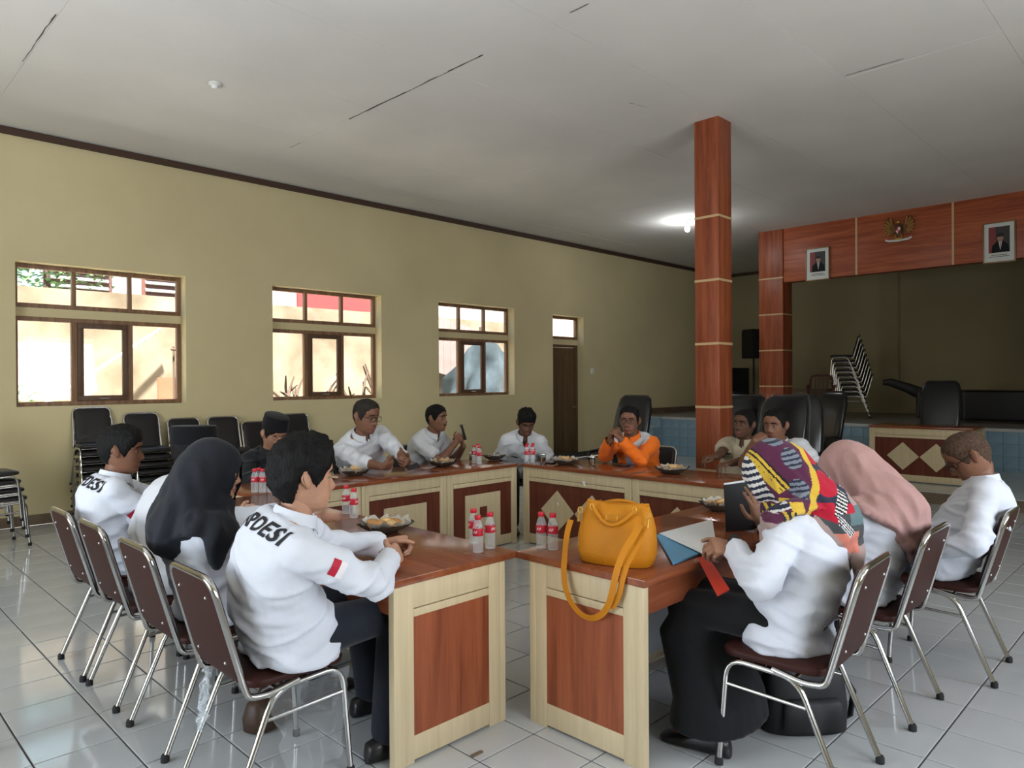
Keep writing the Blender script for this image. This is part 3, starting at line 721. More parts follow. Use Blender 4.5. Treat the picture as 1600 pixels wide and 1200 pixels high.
# --- materials --------------------------------------------------------
def fabric(name, col, rough=.85, bump=.22, bscale=11, **k): return mat(name, col, rough, bump=bump, bscale=bscale, sheen=.1, spec=.2, bdist=.03, **k)
SKIN = {k: mat('skin_'+k, c, .5, var=.10, vscale=14, bump=.08, bscale=120, spec=.35) for k, c in dict(light=(.42, .225, .145), tan=(.27, .135, .082), brown=(.19, .088, .052), dark=(.12, .056, .034)).items()}
M['lip'] = mat('lips', (.22, .075, .06), .45)
M['eye'] = mat('eye_white', (.20, .17, .15), .35); M['iris'] = mat('iris', (.015, .01, .008), .2)
M['hair'] = mat('black_hair', (.006, .0055, .0055), .6, spec=.18, bump=.9, bscale=160, stretch=(1, 1, .25))
M['hair_grey'] = mat('greying_hair', (.030, .025, .021), .7, spec=.15, bump=.9, bscale=160, stretch=(1, 1, .25), var=.5, vscale=60)
M['shirt'] = fabric('white_cotton', (.60, .625, .69))
M['shirt2'] = fabric('white_shirt_cloth', (.58, .59, .62))
M['khaki'] = fabric('khaki_cloth', (.46, .40, .29))
M['orange'] = fabric('orange_jacket', (.86, .17, .012), .6)
M['suit'] = fabric('black_suit', (.010, .011, .013), .7, .15)
M['dark_trousers'] = fabric('dark_navy_trousers', (.012, .015, .022), .8, .2)
M['black_cloth'] = fabric('black_cloth', (.007, .007, .008), .85, .15)
M['black_hijab'] = fabric('black_hijab_cloth', (.012, .014, .019), .75, .2)
M['pink'] = fabric('dusty_pink_hijab_cloth', (.40, .235, .215), .8, .3)
M['velvet'] = mat('black_velvet', (.006, .006, .007), .9, sheen=.1, spec=.1)
M['shoe'] = mat('black_leather', (.012, .011, .011), .35)
M['brown_leather'] = mat('brown_leather', (.09, .045, .02), .45)
M['flag_red'] = mat('flag_red', (.42, .008, .03), .7); M['flag_white'] = mat('flag_white', (.72, .68, .70), .7)
M['ink'] = mat('black_print', (.008, .008, .012), .7)
M['lens'] = glass('spectacle_lens', (.96, .96, .97)); M['spec_frame'] = mat('spectacle_frame', (.015, .012, .010), .3); M['spec_gold'] = mat('spectacle_wire', (.35, .25, .15), .3, .9)
TORSO_M = [(-.30,.150,.115,0),(-.2,.172,.128,0),(0,.178,.134,.004),(.2,.170,.130,.012),(.45,.166,.122,.010),(.65,.180,.124,.004),(.8,.184,.114,0),(.9,.158,.094,-.004),(.965,.108,.074,-.004),(1.01,.072,.064,0),(1.07,.058,.058,.004)]
TORSO_F = [(-.30,.160,.125,0),(-.2,.182,.138,0),(0,.184,.138,.004),(.2,.160,.120,.008),(.45,.155,.118,.012),(.65,.168,.135,.016),(.8,.168,.112,.004),(.9,.142,.088,-.004),(.965,.095,.070,-.004),(1.01,.066,.060,0),(1.07,.052,.052,.004)]
PEOPLE = {}
def person(key, label, hip, yaw, HC, hyaw, hpitch=0, hroll=0, S=1.08, HS=None, skin='tan', shirt=M['shirt'], sleeve='long', trousers=M['dark_trousers'], hair={}, hairmat=None, hands=None, syaw=None,
           female=False, vneck=0, shoes=M['shoe'], knees=None, feet=None, cap=False, glasses=None, hijab=None, belly=0, fine=True, collar=True, skirt=False, shirt_name='shirt', hunch=.06, wid=1.0, tail=.0, armr=1.0, zones=None):
    HS = HS or S; hip = V(hip); f0 = V((cos(yaw), sin(yaw), 0)); r0 = V((sin(yaw), -cos(yaw), 0)); sy = yaw if syaw is None else syaw
    fs = V((cos(sy), sin(sy), 0)); rs0 = V((sin(sy), -cos(sy), 0))
    root = thing('person', label, 'person', (hip.x, hip.y, 0), yaw-pi/2); inv = (Matrix.Translation((hip.x, hip.y, 0)) @ Matrix.Rotation(yaw-pi/2, 4, 'Z')).inverted()
    def put(name, vs_, fs_, mats, parent=root, smooth=180, mi=None):
        me = bpy.data.meshes.new(name); me.from_pydata([tuple(inv @ V(p)) for p in vs_], [], fs_)
        for m_ in (mats if isinstance(mats, list) else [mats]): me.materials.append(m_)
        if mi: me.polygons.foreach_set('material_index', mi)
        me.polygons.foreach_set('use_smooth', [True]*len(me.polygons))
        if smooth < 179: me.set_sharp_from_angle(angle=R(smooth))
        return obj(name, me, parent)
    Rh = basis(hyaw, hpitch, hroll); HC = V(HC)
    X = lambda p: HC + Rh @ (V(p)*HS)
    B = HC - Rh @ (V((0, .012, .070))*HS)
    d0 = (B-hip); lean = V((d0.x, d0.y, 0))
    Nk = B - (UPZ*.072 + (fs*.018+lean*.06))*S
    # spine
    mid = hip.lerp(Nk, .5) - fs*hunch*S
    def sp(t): 
        if t < 0: return hip + (UPZ*.9-f0*.0)*t*.48*S
        if t > 1: return Nk + (B-Nk).normalized()*(t-1)*.5*S
        return hip*(1-t)**2 + (mid*2-(hip+Nk)*.5)*2*t*(1-t) + Nk*t*t
    def frame(t):
        T = (sp(t+.02)-sp(t-.02)).normalized(); k = max(0, min(1, t/.8)); rr = (r0*(1-k)+rs0*k).normalized(); rr = (rr-T*rr.dot(T)).normalized()
        return T, rr, T.cross(rr)
    TT = TORSO_F if female else TORSO_M
    def torso(mb, off, t0=-.2, t1=1.07, n=28, k=22, low=0):
        rr = []
        for i in range(k+1):
            t = t0+(t1-t0)*i/k; w_, dp, yo = lerp_tab(TT, t); T, ri, fo = frame(t); bl = belly*math.exp(-((t-.22)/.2)**2)
            g = 1+low*max(0, .15-t)
            rr.append(ring(sp(t)+fo*(yo*S+bl*.6), ri, fo, (w_*S*wid+off)*g, (dp*S+off+bl*.6)*g, n))
        mb.rings(rr)
    T9, r9, f9 = frame(.85)
    sh = {s: sp(.82 if hijab else .86)+r9*(s*.160*S*wid*(.90 if female else 1)) for s in (1, -1)}
    l1, l2 = .285*S, .250*S
    hands = hands or {}
    J = {}
    for s in (1, -1):
        hd = hands.get(s, {}); W = V(hd.get('w', sh[s]+f0*.30*S-UPZ*.36*S-r0*(s*.04)))
        el, W = ik(sh[s], W, l1, l2, hd.get('pole', r9*(s*.6)-UPZ-fs*.3)); J[s] = (el, W)
    # legs
    kn = {}; an = {}
    hz = hip.z
    for s in (1, -1):
        k0 = V((knees or {}).get(s, hip + f0*.43*S + r0*(s*.115*S) + UPZ*(.46*S+.05-hz+.02)))
        a0 = V((feet or {}).get(s, V((k0.x, k0.y, .09))+f0*.02)); kn[s] = k0; an[s] = a0
    # ---- body: one skin mesh
    v, f, mi = [], [], []
    def join(vv, ff, m_=0):
        b = len(v); v.extend(vv); f.extend([[b+i for i in q] for q in ff]); mi.extend([m_]*len(ff))
    mb = MB(); torso(mb, -.012, -.2, 1.07, 20, 14)
    for s in (1, -1):
        hp = hip+r0*(s*.085*S); mb.capsule(hp, kn[s], .07*S, .05*S); mb.capsule(kn[s], an[s], .05*S, .035*S); mb.capsule(an[s]-UPZ*.03, an[s]+f0*.14*S-UPZ*.055, .032*S, .025*S)
    mb.capsule(Nk-UPZ*.03, B+UPZ*.01, .055*S*(.9 if female else 1), .053*S*(.9 if female else 1), 16)
    join(*remesh(mb, .016 if not vneck else .012, 2))
    hm = MB(); head_mesh(hm, X, 0, 1)
    if hijab is None: ears(hm, X, 0)
    hm.capsule(Nk-(B-Nk)*.4, B.lerp(HC, .25), .057*S*(.88 if female else 1), .054*S*(.88 if female else 1), 20)
    for s in (-1, 1):
        hm.ball(X((s*.031, .0650, .000)), .0122*HS, n=12, m=8, mi=2); hm.ball(X((s*.031, .0722, -.0005)), .0062*HS, n=8, m=6, mi=3)
        hm.tube([X((s*(.014+.009*k), .093-.0012*k*k-.001*k, .0235+.0022*k-.0009*k*k)) for k in range(5)], [.0022*HS, .0034*HS, .0034*HS, .003*HS, .0015*HS], 6, 4)
        hm.tube([X((s*(.018+.0062*k), .0775-.0007*k*k, .0062+.0030*sin(pi*k/4))) for k in range(5)], .0046*HS, 6, 0); hm.tube([X((s*(.018+.0062*k), .0765-.0007*k*k, -.0062-.0020*sin(pi*k/4))) for k in range(5)], .0038*HS, 6, 0)
    if hair.get('moustache'): hm.tube([X((-.024+.008*k, .0945-.0008*(k-3)**2, -.0555-.0007*(k-3)**2)) for k in range(7)], [.0015*HS]+[.0042*HS]*5+[.0015*HS], 6, 4)
    b = len(v); v.extend(hm.v); f.extend([[b+i for i in q] for q in hm.f]); mi.extend(hm.m)
    vx = .0048 if fine else .0062
    for s in (1, -1):
        hd = hands.get(s, {}); el, W = J[s]; mb = MB(); fd = (W-el).normalized()
        if sleeve == 'short' or sleeve == 'three': mb.capsule(sh[s].lerp(el, .3), el, .047*S*armr, .041*S*armr); mb.capsule(el, el.lerp(W, .35), .041*S*armr, .040*S*armr)
        mb.capsule(el.lerp(W, .35), W, .040*S*armr, .027*S*armr)
        hand(mb, W, hd.get('d', fd), hd.get('pn', -UPZ), s, S*hd.get('k', 1.0), hd.get('curl', .35), hd.get('spread', 1), hd.get('thumb', .4), hd.get('curls'))
        join(*remesh(mb, vx, 2, .4))
    put('body', v, f, [SKIN[skin], M['lip'], M['eye'], M['iris'], hairmat or M['hair']], mi=mi)
    # ---- shirt
    mb = MB(); torso(mb, .012, -.165-tail, .985, 30, 26, .12)
    cu = {}
    for s in (1, -1):
        el, W = J[s]; a = armr
        mb.capsule(sh[s]-r9*(s*.03), sh[s]-r9*(s*.005), (.066 if female else .075)*S, (.06 if female else .066)*S*a, 16)
        if sleeve == 'short':
            e = sh[s].lerp(el, .72); t = (e-sh[s]).normalized(); u = t.orthogonal().normalized(); w_ = t.cross(u)
            mb.rings([ring(sh[s].lerp(e, k), u, w_, r_*S*a, r_*S*a, 18, 2) for k, r_ in ((-.15, .05), (0, .066), (.4, .066), (.8, .068), (1, .070))])
        else:
            mb.capsule(sh[s], el, .066*S*a, .052*S*a, 16); end = el.lerp(W, .96 if sleeve == 'long' else .45)
            mb.capsule(el, el.lerp(end, .85), .052*S*a, .042*S*a, 16); t = (W-el).normalized(); u = t.orthogonal().normalized(); w_ = t.cross(u)
            mb.rings([ring(el.lerp(end, k), u, w_, r_*S*a, r_*S*a, 18, 2) for k, r_ in ((.5, .042), (.8, .041), (.86, .043), (1.0, .043))])
    vv, ff = remesh(mb, .0095 if fine else .0125, 3, .5)
    # cloth folds
    me = bpy.data.meshes.new('t'); me.from_pydata(vv, [], ff); me.update()
    nrm = [tuple(n_.vector) for n_ in me.vertex_normals]; bpy.data.meshes.remove(me)
    sd = V((hash(key) % 97*.37, len(key)*1.7, 0)) if False else V((sum(map(ord, key)) % 97*.37, len(key)*1.7, 0))
    nv = []
    for p, n_ in zip(vv, nrm):
        p = V(p); q = V((p.dot(r0)*4.2+p.z*1.5, p.dot(f0)*4.2, p.z*10.0+p.dot(r0)*3.0-p.dot(f0)*2.5))
        n1 = noise.noise(q*1.0+sd); n2_ = noise.noise(q*2.3+sd*2); n3 = noise.noise(p*5+sd)
        ridge = (1-abs(n1)*2.6); ridge = ridge*abs(ridge)
        near = min((p-J[1][0]).length, (p-J[-1][0]).length); low = max(0, min(1.2, 1-(p.z-hip.z-.05)/(.34*S))); arm = math.exp(-(near/.13)**2)
        amp = .0085+.0105*arm+.0085*low
        nv.append(p + V(n_)*(amp*(ridge*1.0+.8*n2_)+.006*n3))
    vv = nv
    # open neck
    if vneck:
        Tn, rn, fn = frame(.97); kept = []
        for q in ff:
            c_ = sum((V(vv[i]) for i in q), V())/len(q); d_ = c_-Nk; u = d_.dot(rn); dn = -d_.dot(UPZ); fo = d_.dot(fn)
            if fo > .015 and dn < vneck and abs(u) < .044*S*(vneck-dn)/vneck+.003 and dn > -.1: continue
            kept.append(q)
        ff = kept
    zi = None
    if zones: zi = [zones[1](sum((V(vv[i]) for i in q), V())/len(q), dict(Nk=Nk, r=frame(.9)[1], f=frame(.9)[2], J=J, sh=sh)) for q in ff]
    so = put(shirt_name, vv, ff, [shirt]+zones[0] if zones else shirt, mi=zi)
    bvh = BVHTree.FromPolygons([V(p) for p in vv], ff)
    if collar:
        Tn, rn, fn = frame(1.0); ax = (B-Nk).normalized(); c0 = Nk+ax*.006*S; fo = (fn-ax*fn.dot(ax)).normalized(); ri = fo.cross(ax)
        mbc = MB(); n = 30; ga = .30 if vneck else .14; rows = []
        for j in range(n+1):
            a = ga+(2*pi-2*ga)*j/n; fr = (cos(a)+1)/2; pt = max(0, 1-min(a, 2*pi-a)/.75)
            dr = ri*sin(a)+fo*cos(a); r_ = .066*S
            drop = .020+.030*pt; out = .018+.022*pt
            P = [c0+dr*(r_+.010)-ax*.034, c0+dr*r_*1.0+ax*(.030-.012*fr)*S, c0+dr*(r_+.007)+ax*(.031-.012*fr)*S, c0+dr*(r_+out)+ax*(.008-.012*fr-drop)*S, c0+dr*(r_+out-.005)+ax*(.006-.012*fr-drop)*S, c0+dr*(r_+.006)+ax*(.018-.012*fr)*S]
            rows.append(P)
        mbc.rings(rows, caps=True); put('collar', mbc.v, mbc.f, shirt, so, 60)
    # ---- trousers / skirt, shoes
    mb = MB(); torso(mb, .002, -.17, .14, 24, 8)
    for s in (1, -1):
        hp = hip+r0*(s*.085*S); kt = kn[s]; lo = an[s]+UPZ*.0
        mb.capsule(hp, kt, .092*S, .070*S, 16); mb.capsule(kt, lo.lerp(kt, .04), .069*S, .060*S, 16)
    if skirt:
        kc = (kn[1]+kn[-1])/2; ac = (an[1]+an[-1])/2; sp_ = (kn[1]-kn[-1]); ri = sp_.normalized()
        mb.rings([ring(kc+UPZ*.04-f0*.06, ri, f0, sp_.length/2+.09, .09, 24), ring(kc-UPZ*.12, ri, f0, sp_.length/2+.10, .13, 24), ring(ac+UPZ*.12, ri, f0, sp_.length/2+.12, .16, 24), ring(ac+UPZ*.005, ri, f0, sp_.length/2+.13, .18, 24)])
        mb.capsule(hip+f0*.1, kc, .11*S, .095*S, 16, flat=1)
    vv2, ff2 = remesh(mb, .013, 3); nv = []
    for p in vv2:
        q = V(p); nz = noise.noise(V((q.dot(r0)*12, q.dot(f0)*6, q.z*4))+sd); nv.append(q+V((nz, nz, 0))*.006)
    put('skirt' if skirt else 'trousers', nv, ff2, trousers)
    for s in (1, -1):
        A = an[s]; mb = MB(); Fd = f0; ri = r0
        rr = []
        for t, w_, h0, h1 in ((-.085, .022, .0, .05), (-.075, .034, 0, .075), (-.03, .038, 0, .085), (.03, .040, 0, .075), (.09, .046, 0, .058), (.15, .046, 0, .045), (.185, .036, 0, .035), (.2, .018, .004, .022)):
            c_ = V((A.x, A.y, A.z-.09))+Fd*(t*S); zc = (h0+h1)/2
            rr.append(ring(c_+UPZ*(zc*S), ri, UPZ, w_*S, (h1-h0)/2*S, 16, 2.6))
        mb.rings(rr); put('shoe', mb.v, mb.f, shoes)
    # ---- hair, cap, glasses, hijab
    if hijab is None and hair is not None:
        hb = hair_mesh(hair, sum(map(ord, key)) % 31); put('hair', [X(p) for p in hb.v], hb.f, hairmat or M['hair'])
    if cap:
        mb = MB(); rr = []
        for z, a_, b_ in ((.045, .082, .108), (.046, .0865, .112), (.09, .085, .110), (.128, .081, .106), (.134, .079, .104), (.137, .074, .099)):
            rr.append([X(V((a_*cos(2*pi*j/40), -.006-.010*(z-.045)/.09+b_*sin(2*pi*j/40), z+.012*sin(2*pi*j/40)))) for j in range(40)])
        mb.rings(rr); put('velvet_cap', mb.v, mb.f, M['velvet'], smooth=40)
    if glasses:
        mb = MB(); gy = .099
        for s in (-1, 1):
            loop = [X((s*.033+.0255*cos(2*pi*k/22)*(1), gy-.006*abs((s*.033+.0255*cos(2*pi*k/22))/.06)**2, -.003+.0185*math.copysign(abs(sin(2*pi*k/22))**.75, sin(2*pi*k/22)))) for k in range(22)]
            mb.tube(loop, .0017*HS, 6, closed=True)
            mb.tube([X((s*.058, gy-.008, .006)), X((s*.073, .06, .006)), X((s*.083, -.005, .010)), X((s*.083, -.03, -.006))], .0017*HS, 6)
        mb.tube([X((-.008, gy, .004)), X((0, gy+.003, .006)), X((.008, gy, .004))], .0017*HS, 6)
        go = put('glasses', mb.v, mb.f, glasses)
        for s in (-1, 1):
            l_ = MB(); l_.add([X((s*.033+.025*cos(2*pi*k/22), gy-.001-.006*abs((s*.033+.025*cos(2*pi*k/22))/.06)**2, -.003+.018*sin(2*pi*k/22))) for k in range(22)], [list(range(22))]); put('lens', l_.v, l_.f, M['lens'], go)
    if hijab: hijab(dict(X=X, HS=HS, S=S, Nk=Nk, B=B, HC=HC, Rh=Rh, put=put, frame=frame, sp=sp, sh=sh, f0=f0, r0=r0, fs=fs, rs0=rs0, root=root, J=J, bvh=bvh))
    ctx = dict(root=root, put=put, shirt=so, bvh=bvh, J=J, sh=sh, frame=frame, sp=sp, S=S, X=X, f0=f0, r0=r0, Nk=Nk, B=B, inv=inv, vv=vv, ff=ff)
    PEOPLE[key] = ctx
    print('person', key, 'neck', [round(c_, 2) for c_ in Nk], 'len', round((Nk-hip).length, 3), len(vv))
    return ctx
def patch(ctx, name, O, U, Wd, D, w, h_, m, nu=8, nv=4, off=.0025, parent=None, back=.12):
    "cloth patch laid on the shirt surface: centre O, axes U and Wd, laid along direction D"
    U = V(U).normalized(); D = V(D).normalized(); Wd = V(Wd); Wd = (Wd-U*Wd.dot(U)).normalized(); P = []; last = V(O)
    for j in range(nv+1):
        for i in range(nu+1):
            q = V(O)+U*(w*(i/nu-.5))+Wd*(h_*(j/nv-.5)); hit = ctx['bvh'].ray_cast(q-D*back, D, back*2.5)
            if hit[0] is None: near = ctx['bvh'].find_nearest(q); p = near[0]+near[1]*off
            else: p = hit[0]-D*off
            P.append(p)
    n1 = nu+1
    F = [(j*n1+i, j*n1+i+1, (j+1)*n1+i+1, (j+1)*n1+i) for j in range(nv) for i in range(nu)]
    return ctx['put'](name, P, F, m, parent or ctx['shirt'])
def lettering(ctx, text, O, U, Wd, D, size, shear=.25, name='lettering', m=None, bold=.028):
    cu = bpy.data.curves.new('txt', 'FONT'); cu.body = text; cu.size = 1; cu.shear = shear; cu.offset = bold; cu.align_x = 'CENTER'; cu.align_y = 'CENTER'; cu.space_character = 1.08; cu.resolution_u = 3
    o = bpy.data.objects.new('txt', cu); COL.objects.link(o); dg = bpy.context.evaluated_depsgraph_get(); me = bpy.data.meshes.new_from_object(o.evaluated_get(dg)); bpy.data.objects.remove(o)
    bm = bmesh.new(); bm.from_mesh(me); bmesh.ops.triangulate(bm, faces=bm.faces)
    for _ in range(3):
        es = [e for e in bm.edges if e.calc_length()*size > .012]
        if es: bmesh.ops.subdivide_edges(bm, edges=es, cuts=1); bmesh.ops.triangulate(bm, faces=bm.faces)
    U = V(U).normalized(); D = V(D).normalized(); Wd = V(Wd); Wd = (Wd-U*Wd.dot(U)).normalized(); P = []
    for v_ in bm.verts:
        q = V(O)+U*(v_.co.x*size)+Wd*(v_.co.y*size); hit = ctx['bvh'].ray_cast(q-D*.15, D, .4)
        P.append((hit[0]-D*.003) if hit[0] else q)
    bm.verts.index_update(); F = [[v_.index for v_ in f_.verts] for f_ in bm.faces]; bm.free()
    return ctx['put'](name, P, F, m or M['ink'], ctx['shirt'])
# --- hijabs -----------------------------------------------------------
CAPE = [(.0,.20,.165),(.3,.205,.16),(.5,.235,.158),(.7,.256,.162),(.82,.256,.156),(.9,.242,.150),(.97,.205,.130),(1.02,.135,.108),(1.06,.090,.092)]
def make_hijab(c, tend, m, voxel=.0085, face=True, extra=None, folds=.014, name='hijab', puff=1.0, classify=None, veil=.09):
    S, HS, X = c['S'], c['HS'], c['X']; mb = MB()
    rr = []
    for i in range(13):
        ph = -pi/2+pi*i/12
        rr.append([X(V((.088*puff*(cos(ph)+1e-3)*cos(2*pi*j/24), -.004+.116*puff*(cos(ph)+1e-3)*sin(2*pi*j/24)-.004*sin(ph), .004+.130*puff*sin(ph)))) for j in range(24)])
    mb.rings(rr)
    mb.capsule(X((0, .012, -.065)), X((0, -.0, -.10)), .068*HS, .078*HS, 20); mb.capsule(X((0, -.03, -.03)), c['Nk'], .095*HS, .118*S, 20)
    T_, r_, f_ = c['frame'](.8); mb.capsule(X((0, -.035, .01)), c['sp'](.80)-f_*.05*S, .098*HS*puff, (.10+veil)*S*.8, 20)
    n, K = 48, 18; out, inn = [], []
    for k in range(K+1):
        ro, ri_ = [], []
        for j in range(n):
            a = 2*pi*j/n; te = tend(a); t = 1.06+(te-1.06)*k/K; w_, dp = lerp_tab(CAPE, t); T, ri, fo = c['frame'](min(1, t))
            fl = 1+folds*2.2*sin(a*9+1.3*sin(a*3))*min(1, k/6)
            for L_, of in ((ro, 0), (ri_, -.022)):
                L_.append(c['sp'](t)+ri*((w_*S+of)*fl*sin(a))+fo*((dp*S+of)*fl*cos(a)))
        out.append(ro); inn.append(ri_)
    mb.rings(out+inn[::-1], closed=True)
    if extra: extra(mb, c)
    vv, ff = remesh(mb, voxel, 4, .5)
    me = bpy.data.meshes.new('t'); me.from_pydata(vv, [], ff); me.update(); nr = [n_.vector.copy() for n_ in me.vertex_normals]; bpy.data.meshes.remove(me)
    Ri = c['Rh'].inverted(); nv = []
    for p, n_ in zip(vv, nr):
        p = V(p); l_ = (Ri @ (p-c['HC']))/HS; q = V((l_.x*9, l_.y*9, l_.z*3.2))
        n_1 = noise.noise(q*1.1+V((3, 1, 7))); a1 = 1-2.2*abs(n_1)+.7*noise.noise(q*2.7); damp = min(1, max(.25, (.09-l_.z)/.12))
        nv.append(p+n_*(folds*damp*a1))
    if face:
        kept = []
        for q in ff:
            l_ = (Ri @ (sum((nv[i] for i in q), V())/len(q)-c['HC']))/HS
            if l_.y > .060 and (l_.x/.052)**2+((l_.z+.032)/.080)**2 < 1: continue
            kept.append(q)
        ff = kept
    mi = [classify(sum((nv[i] for i in q), V())/len(q)) for q in ff] if classify else None
    return c['put'](name, nv, ff, m, mi=mi)
def wrap(a): return (a+pi) % (2*pi)-pi
def hijab_black(c):
    def tend(a):
        w_ = wrap(a); b = abs(abs(w_)-pi); return .84-.24*math.exp(-(b/.55)**2)-.34*math.exp(-((w_-1.55)/.26)**2)-.2*math.exp(-(w_/.7)**2)
    make_hijab(c, tend, M['black_hijab'], puff=1.06)
def hijab_pink(c):
    def tend(a):
        w_ = wrap(a); b = abs(abs(w_)-pi); return .80+.06*math.exp(-((abs(w_)-1.5)/.4)**2)-.42*math.exp(-(b/.75)**2)-.15*math.exp(-(w_/.7)**2)
    make_hijab(c, tend, M['pink'], folds=.018, puff=1.12, veil=.12)
HP = {}
for k_, col_ in dict(purple=(.085, .018, .05), white=(.62, .60, .58), navy=(.022, .026, .048), yellow=(.58, .38, .045), grey=(.17, .19, .23), red=(.40, .010, .030), pinkgrey=(.34, .25, .23), teal=(.10, .16, .17), slate=(.055, .06, .065), coral=(.55, .18, .13), black=(.012, .011, .014)).items():
    HP[k_] = fabric('hijab_'+k_, col_, .8, .25)
HPK = list(HP)
def pattern(zx, zy):
    def seg(ax, ay, bx, by):
        dx, dy = bx-ax, by-ay; L = math.hypot(dx, dy); t = ((zx-ax)*dx+(zy-ay)*dy)/L; n = ((zx-ax)*dy-(zy-ay)*dx)/L
        return t, n, L       # n > 0 on the right-hand side
    t, n, L = seg(275, 190, 425, 510)
    if -60 < t < L+25 and -70 < n < 42: return 'white' if (t % 46) < 23 else 'navy'
    if 540 < zy < 640 and 418 < zx < 510: return 'yellow' if ((zx-zy*.4) % 40) < 20 else 'navy'
    # curved yellow band
    pts = [(625, 60), (690, 150), (708, 260), (690, 390), (640, 490), (590, 570)]
    for a_, b_ in zip(pts, pts[1:]):
        t, n, L = seg(*a_, *b_)
        if -5 <= t <= L+5 and abs(n) < 24: return 'yellow'
    edge = 700 if zy < 260 else 700-(zy-260)*.25 if zy < 480 else 600
    if zy > 560 and zx < 640: return 'purple' if zy < 620 else 'pinkgrey'
    if zy > 555+max(0, (zx-600))*.35 or zx > 930 or (zx > 780 and zy > 560):   # hanging tail
        t, n, L = seg(640, 590, 1060, 1090)
        if n < 25: return 'pinkgrey'
        t, n, L = seg(790, 590, 900, 700)
        if -20 < t < L and abs(n) < 30: return 'white' if (n % 16) < 8 else 'navy'
        if zy < 520: return 'coral' if zx < 905 else 'pinkgrey'
        if zy < 640 and zx > 880: return 'teal'
        if zx < 960 and zy > 680: return 'coral' if zy < 830 else 'pinkgrey'
        if zy < 790: return 'slate'
        return 'pinkgrey'
    if zx > edge:
        t, n, L = seg(800, 580, 885, 430)
        if -10 < t < L and -35 < n < 40: return 'white' if (t % 24) < 12 else 'black'
        t, n, L = seg(865, 260, 930, 400)
        if 0 < t < L and abs(n) < 32: return 'white' if (t % 22) < 11 else 'black'
        if ((zx-790)/95)**2+((zy-170)/95)**2 < 1 or ((zx-770)/92)**2+((zy-375)/82)**2 < 1 or (zy > 490 and zx < 790) or (zx > 850 and zy > 500): return 'red'
        return 'navy'
    t, n, L = seg(330, 130, 510, 380)
    if -20 < t < L+40 and -75 < n < 18: return 'yellow' if ((n+75) % 31) < 19 or n < -45 else 'black'
    for cx, cy, rx, ry in ((582, 212, 66, 72), (585, 405, 58, 62), (505, 95, 66, 38)):
        if ((zx-cx)/rx)**2+((zy-cy)/ry)**2 < 1: return 'grey' if ((zy-zx*-.25) % 34) < 19 else 'navy'
    if zx < 560 and zy > 480 and zx > 470: return 'yellow'
    return 'purple'
def hijab_print(c):
    def tend(a):
        w_ = wrap(a); b = abs(abs(w_)-pi); return .84-.42*math.exp(-((wrap(w_-pi+.25))/.42)**2)-.16*math.exp(-(w_/.8)**2)
    O = c['HC'].copy(); k = FPX/((O-V((0, 0, CAM_H))).dot(_fw))
    def cl(p):
        d_ = p-O; px = 1215+d_.dot(_r2)*k; py = 735-d_.dot(_u2)*k
        return HPK.index(pattern((px-1100)*4.706, (py-660)*4.706))
    make_hijab(c, tend, [HP[k_] for k_ in HPK], .0050, classify=cl, puff=1.06)
def zone_jacket(c_, k):
    d_ = c_-k['Nk']; u = d_.dot(k['r']); fo = d_.dot(k['f']); z = d_.z
    if min((c_-k['J'][s][i]).length for s in (1, -1) for i in (0, 1)) < .19: return 0
    if fo > .03 and abs(u) < .050 and z > -.6: return 2
    if z > -.085-abs(u)*.28 and abs(u) < .19: return 1
    return 0
def zone_suit(c_, k):
    d_ = c_-k['Nk']; u = d_.dot(k['r']); fo = d_.dot(k['f'])
    return 1 if fo > .03 and abs(u) < .05*(1+d_.z/.42) and d_.z > -.42 else 0
M['lilac'] = fabric('grey_lilac_shirt', (.33, .31, .37))
ZJ = ([M['shirt2'], M['lilac']], zone_jacket); ZS_ = ([M['shirt2']], zone_suit)
# --- the cast ---------------------------------------------------------
SZ = .575
M['crop'] = mat('cropped_hair', (.065, .040, .028), .8, spec=.1, var=.4, vscale=80)
L_ = -1; R_ = 1
def flag(ctx, s, t=.42, w=.062, h_=.030, out=None):
    sh, (el, W) = ctx['sh'][s], ctx['J'][s]; o = sh.lerp(el, t); ax = (el-sh).normalized(); D = -(out or (ctx['r0']*s)); D = (D-ax*D.dot(ax)).normalized(); O = o-D*.06; U = D.cross(ax)
    patch(ctx, 'flag_patch_red', O+U*0, U, ax, D, w, h_*.95, M['flag_red']); patch(ctx, 'flag_patch_white', O+ax*h_*.9, U, ax, D, w, h_*.8, M['flag_white'])
short = dict(thick=.013, line=.080, tuft=.2, side=.35)
tz = TZ+.035
# left arm of the square, facing +X
c1 = person('p1', 'person in white shirt lettered across the back, hands clasped near the snack bowl', (1.36, 2.60, SZ), R(-4), at(476, 744, d=2.74), R(-14), R(4), S=1.09, HS=1.13, skin='light',
            hair=dict(thick=.034, line=.075, tuft=.45, side=.75, nape=-.075, top=1.15), hunch=.07, wid=1.03, syaw=R(-8),
            hands={R_: dict(w=at(612, 872, z=tz+.03), d=(.80, .60, .0), pn=(-.45, .75, -.35), curl=.75, thumb=.5, pole=(-.2, -1, -.5)), L_: dict(w=at(600, 850, z=tz+.02), d=(.92, -.30, .05), pn=(-.25, -.5, -.75), curl=.7, thumb=.5, pole=(-.2, .8, -.8))},
            knees={R_: (1.80, 2.50, .58), L_: (1.80, 2.78, .60)}, feet={R_: (1.72, 2.46, .09), L_: (1.90, 2.85, .09)})
T, ri, fo = c1['frame'](.78)
lettering(c1, 'APDESI', c1['sp'](.875)-fo*.05+ri*.028, ri+UPZ*.16, UPZ*.9+fo*.35, (fo-UPZ*.3), .090, .22)
flag(c1, 1)
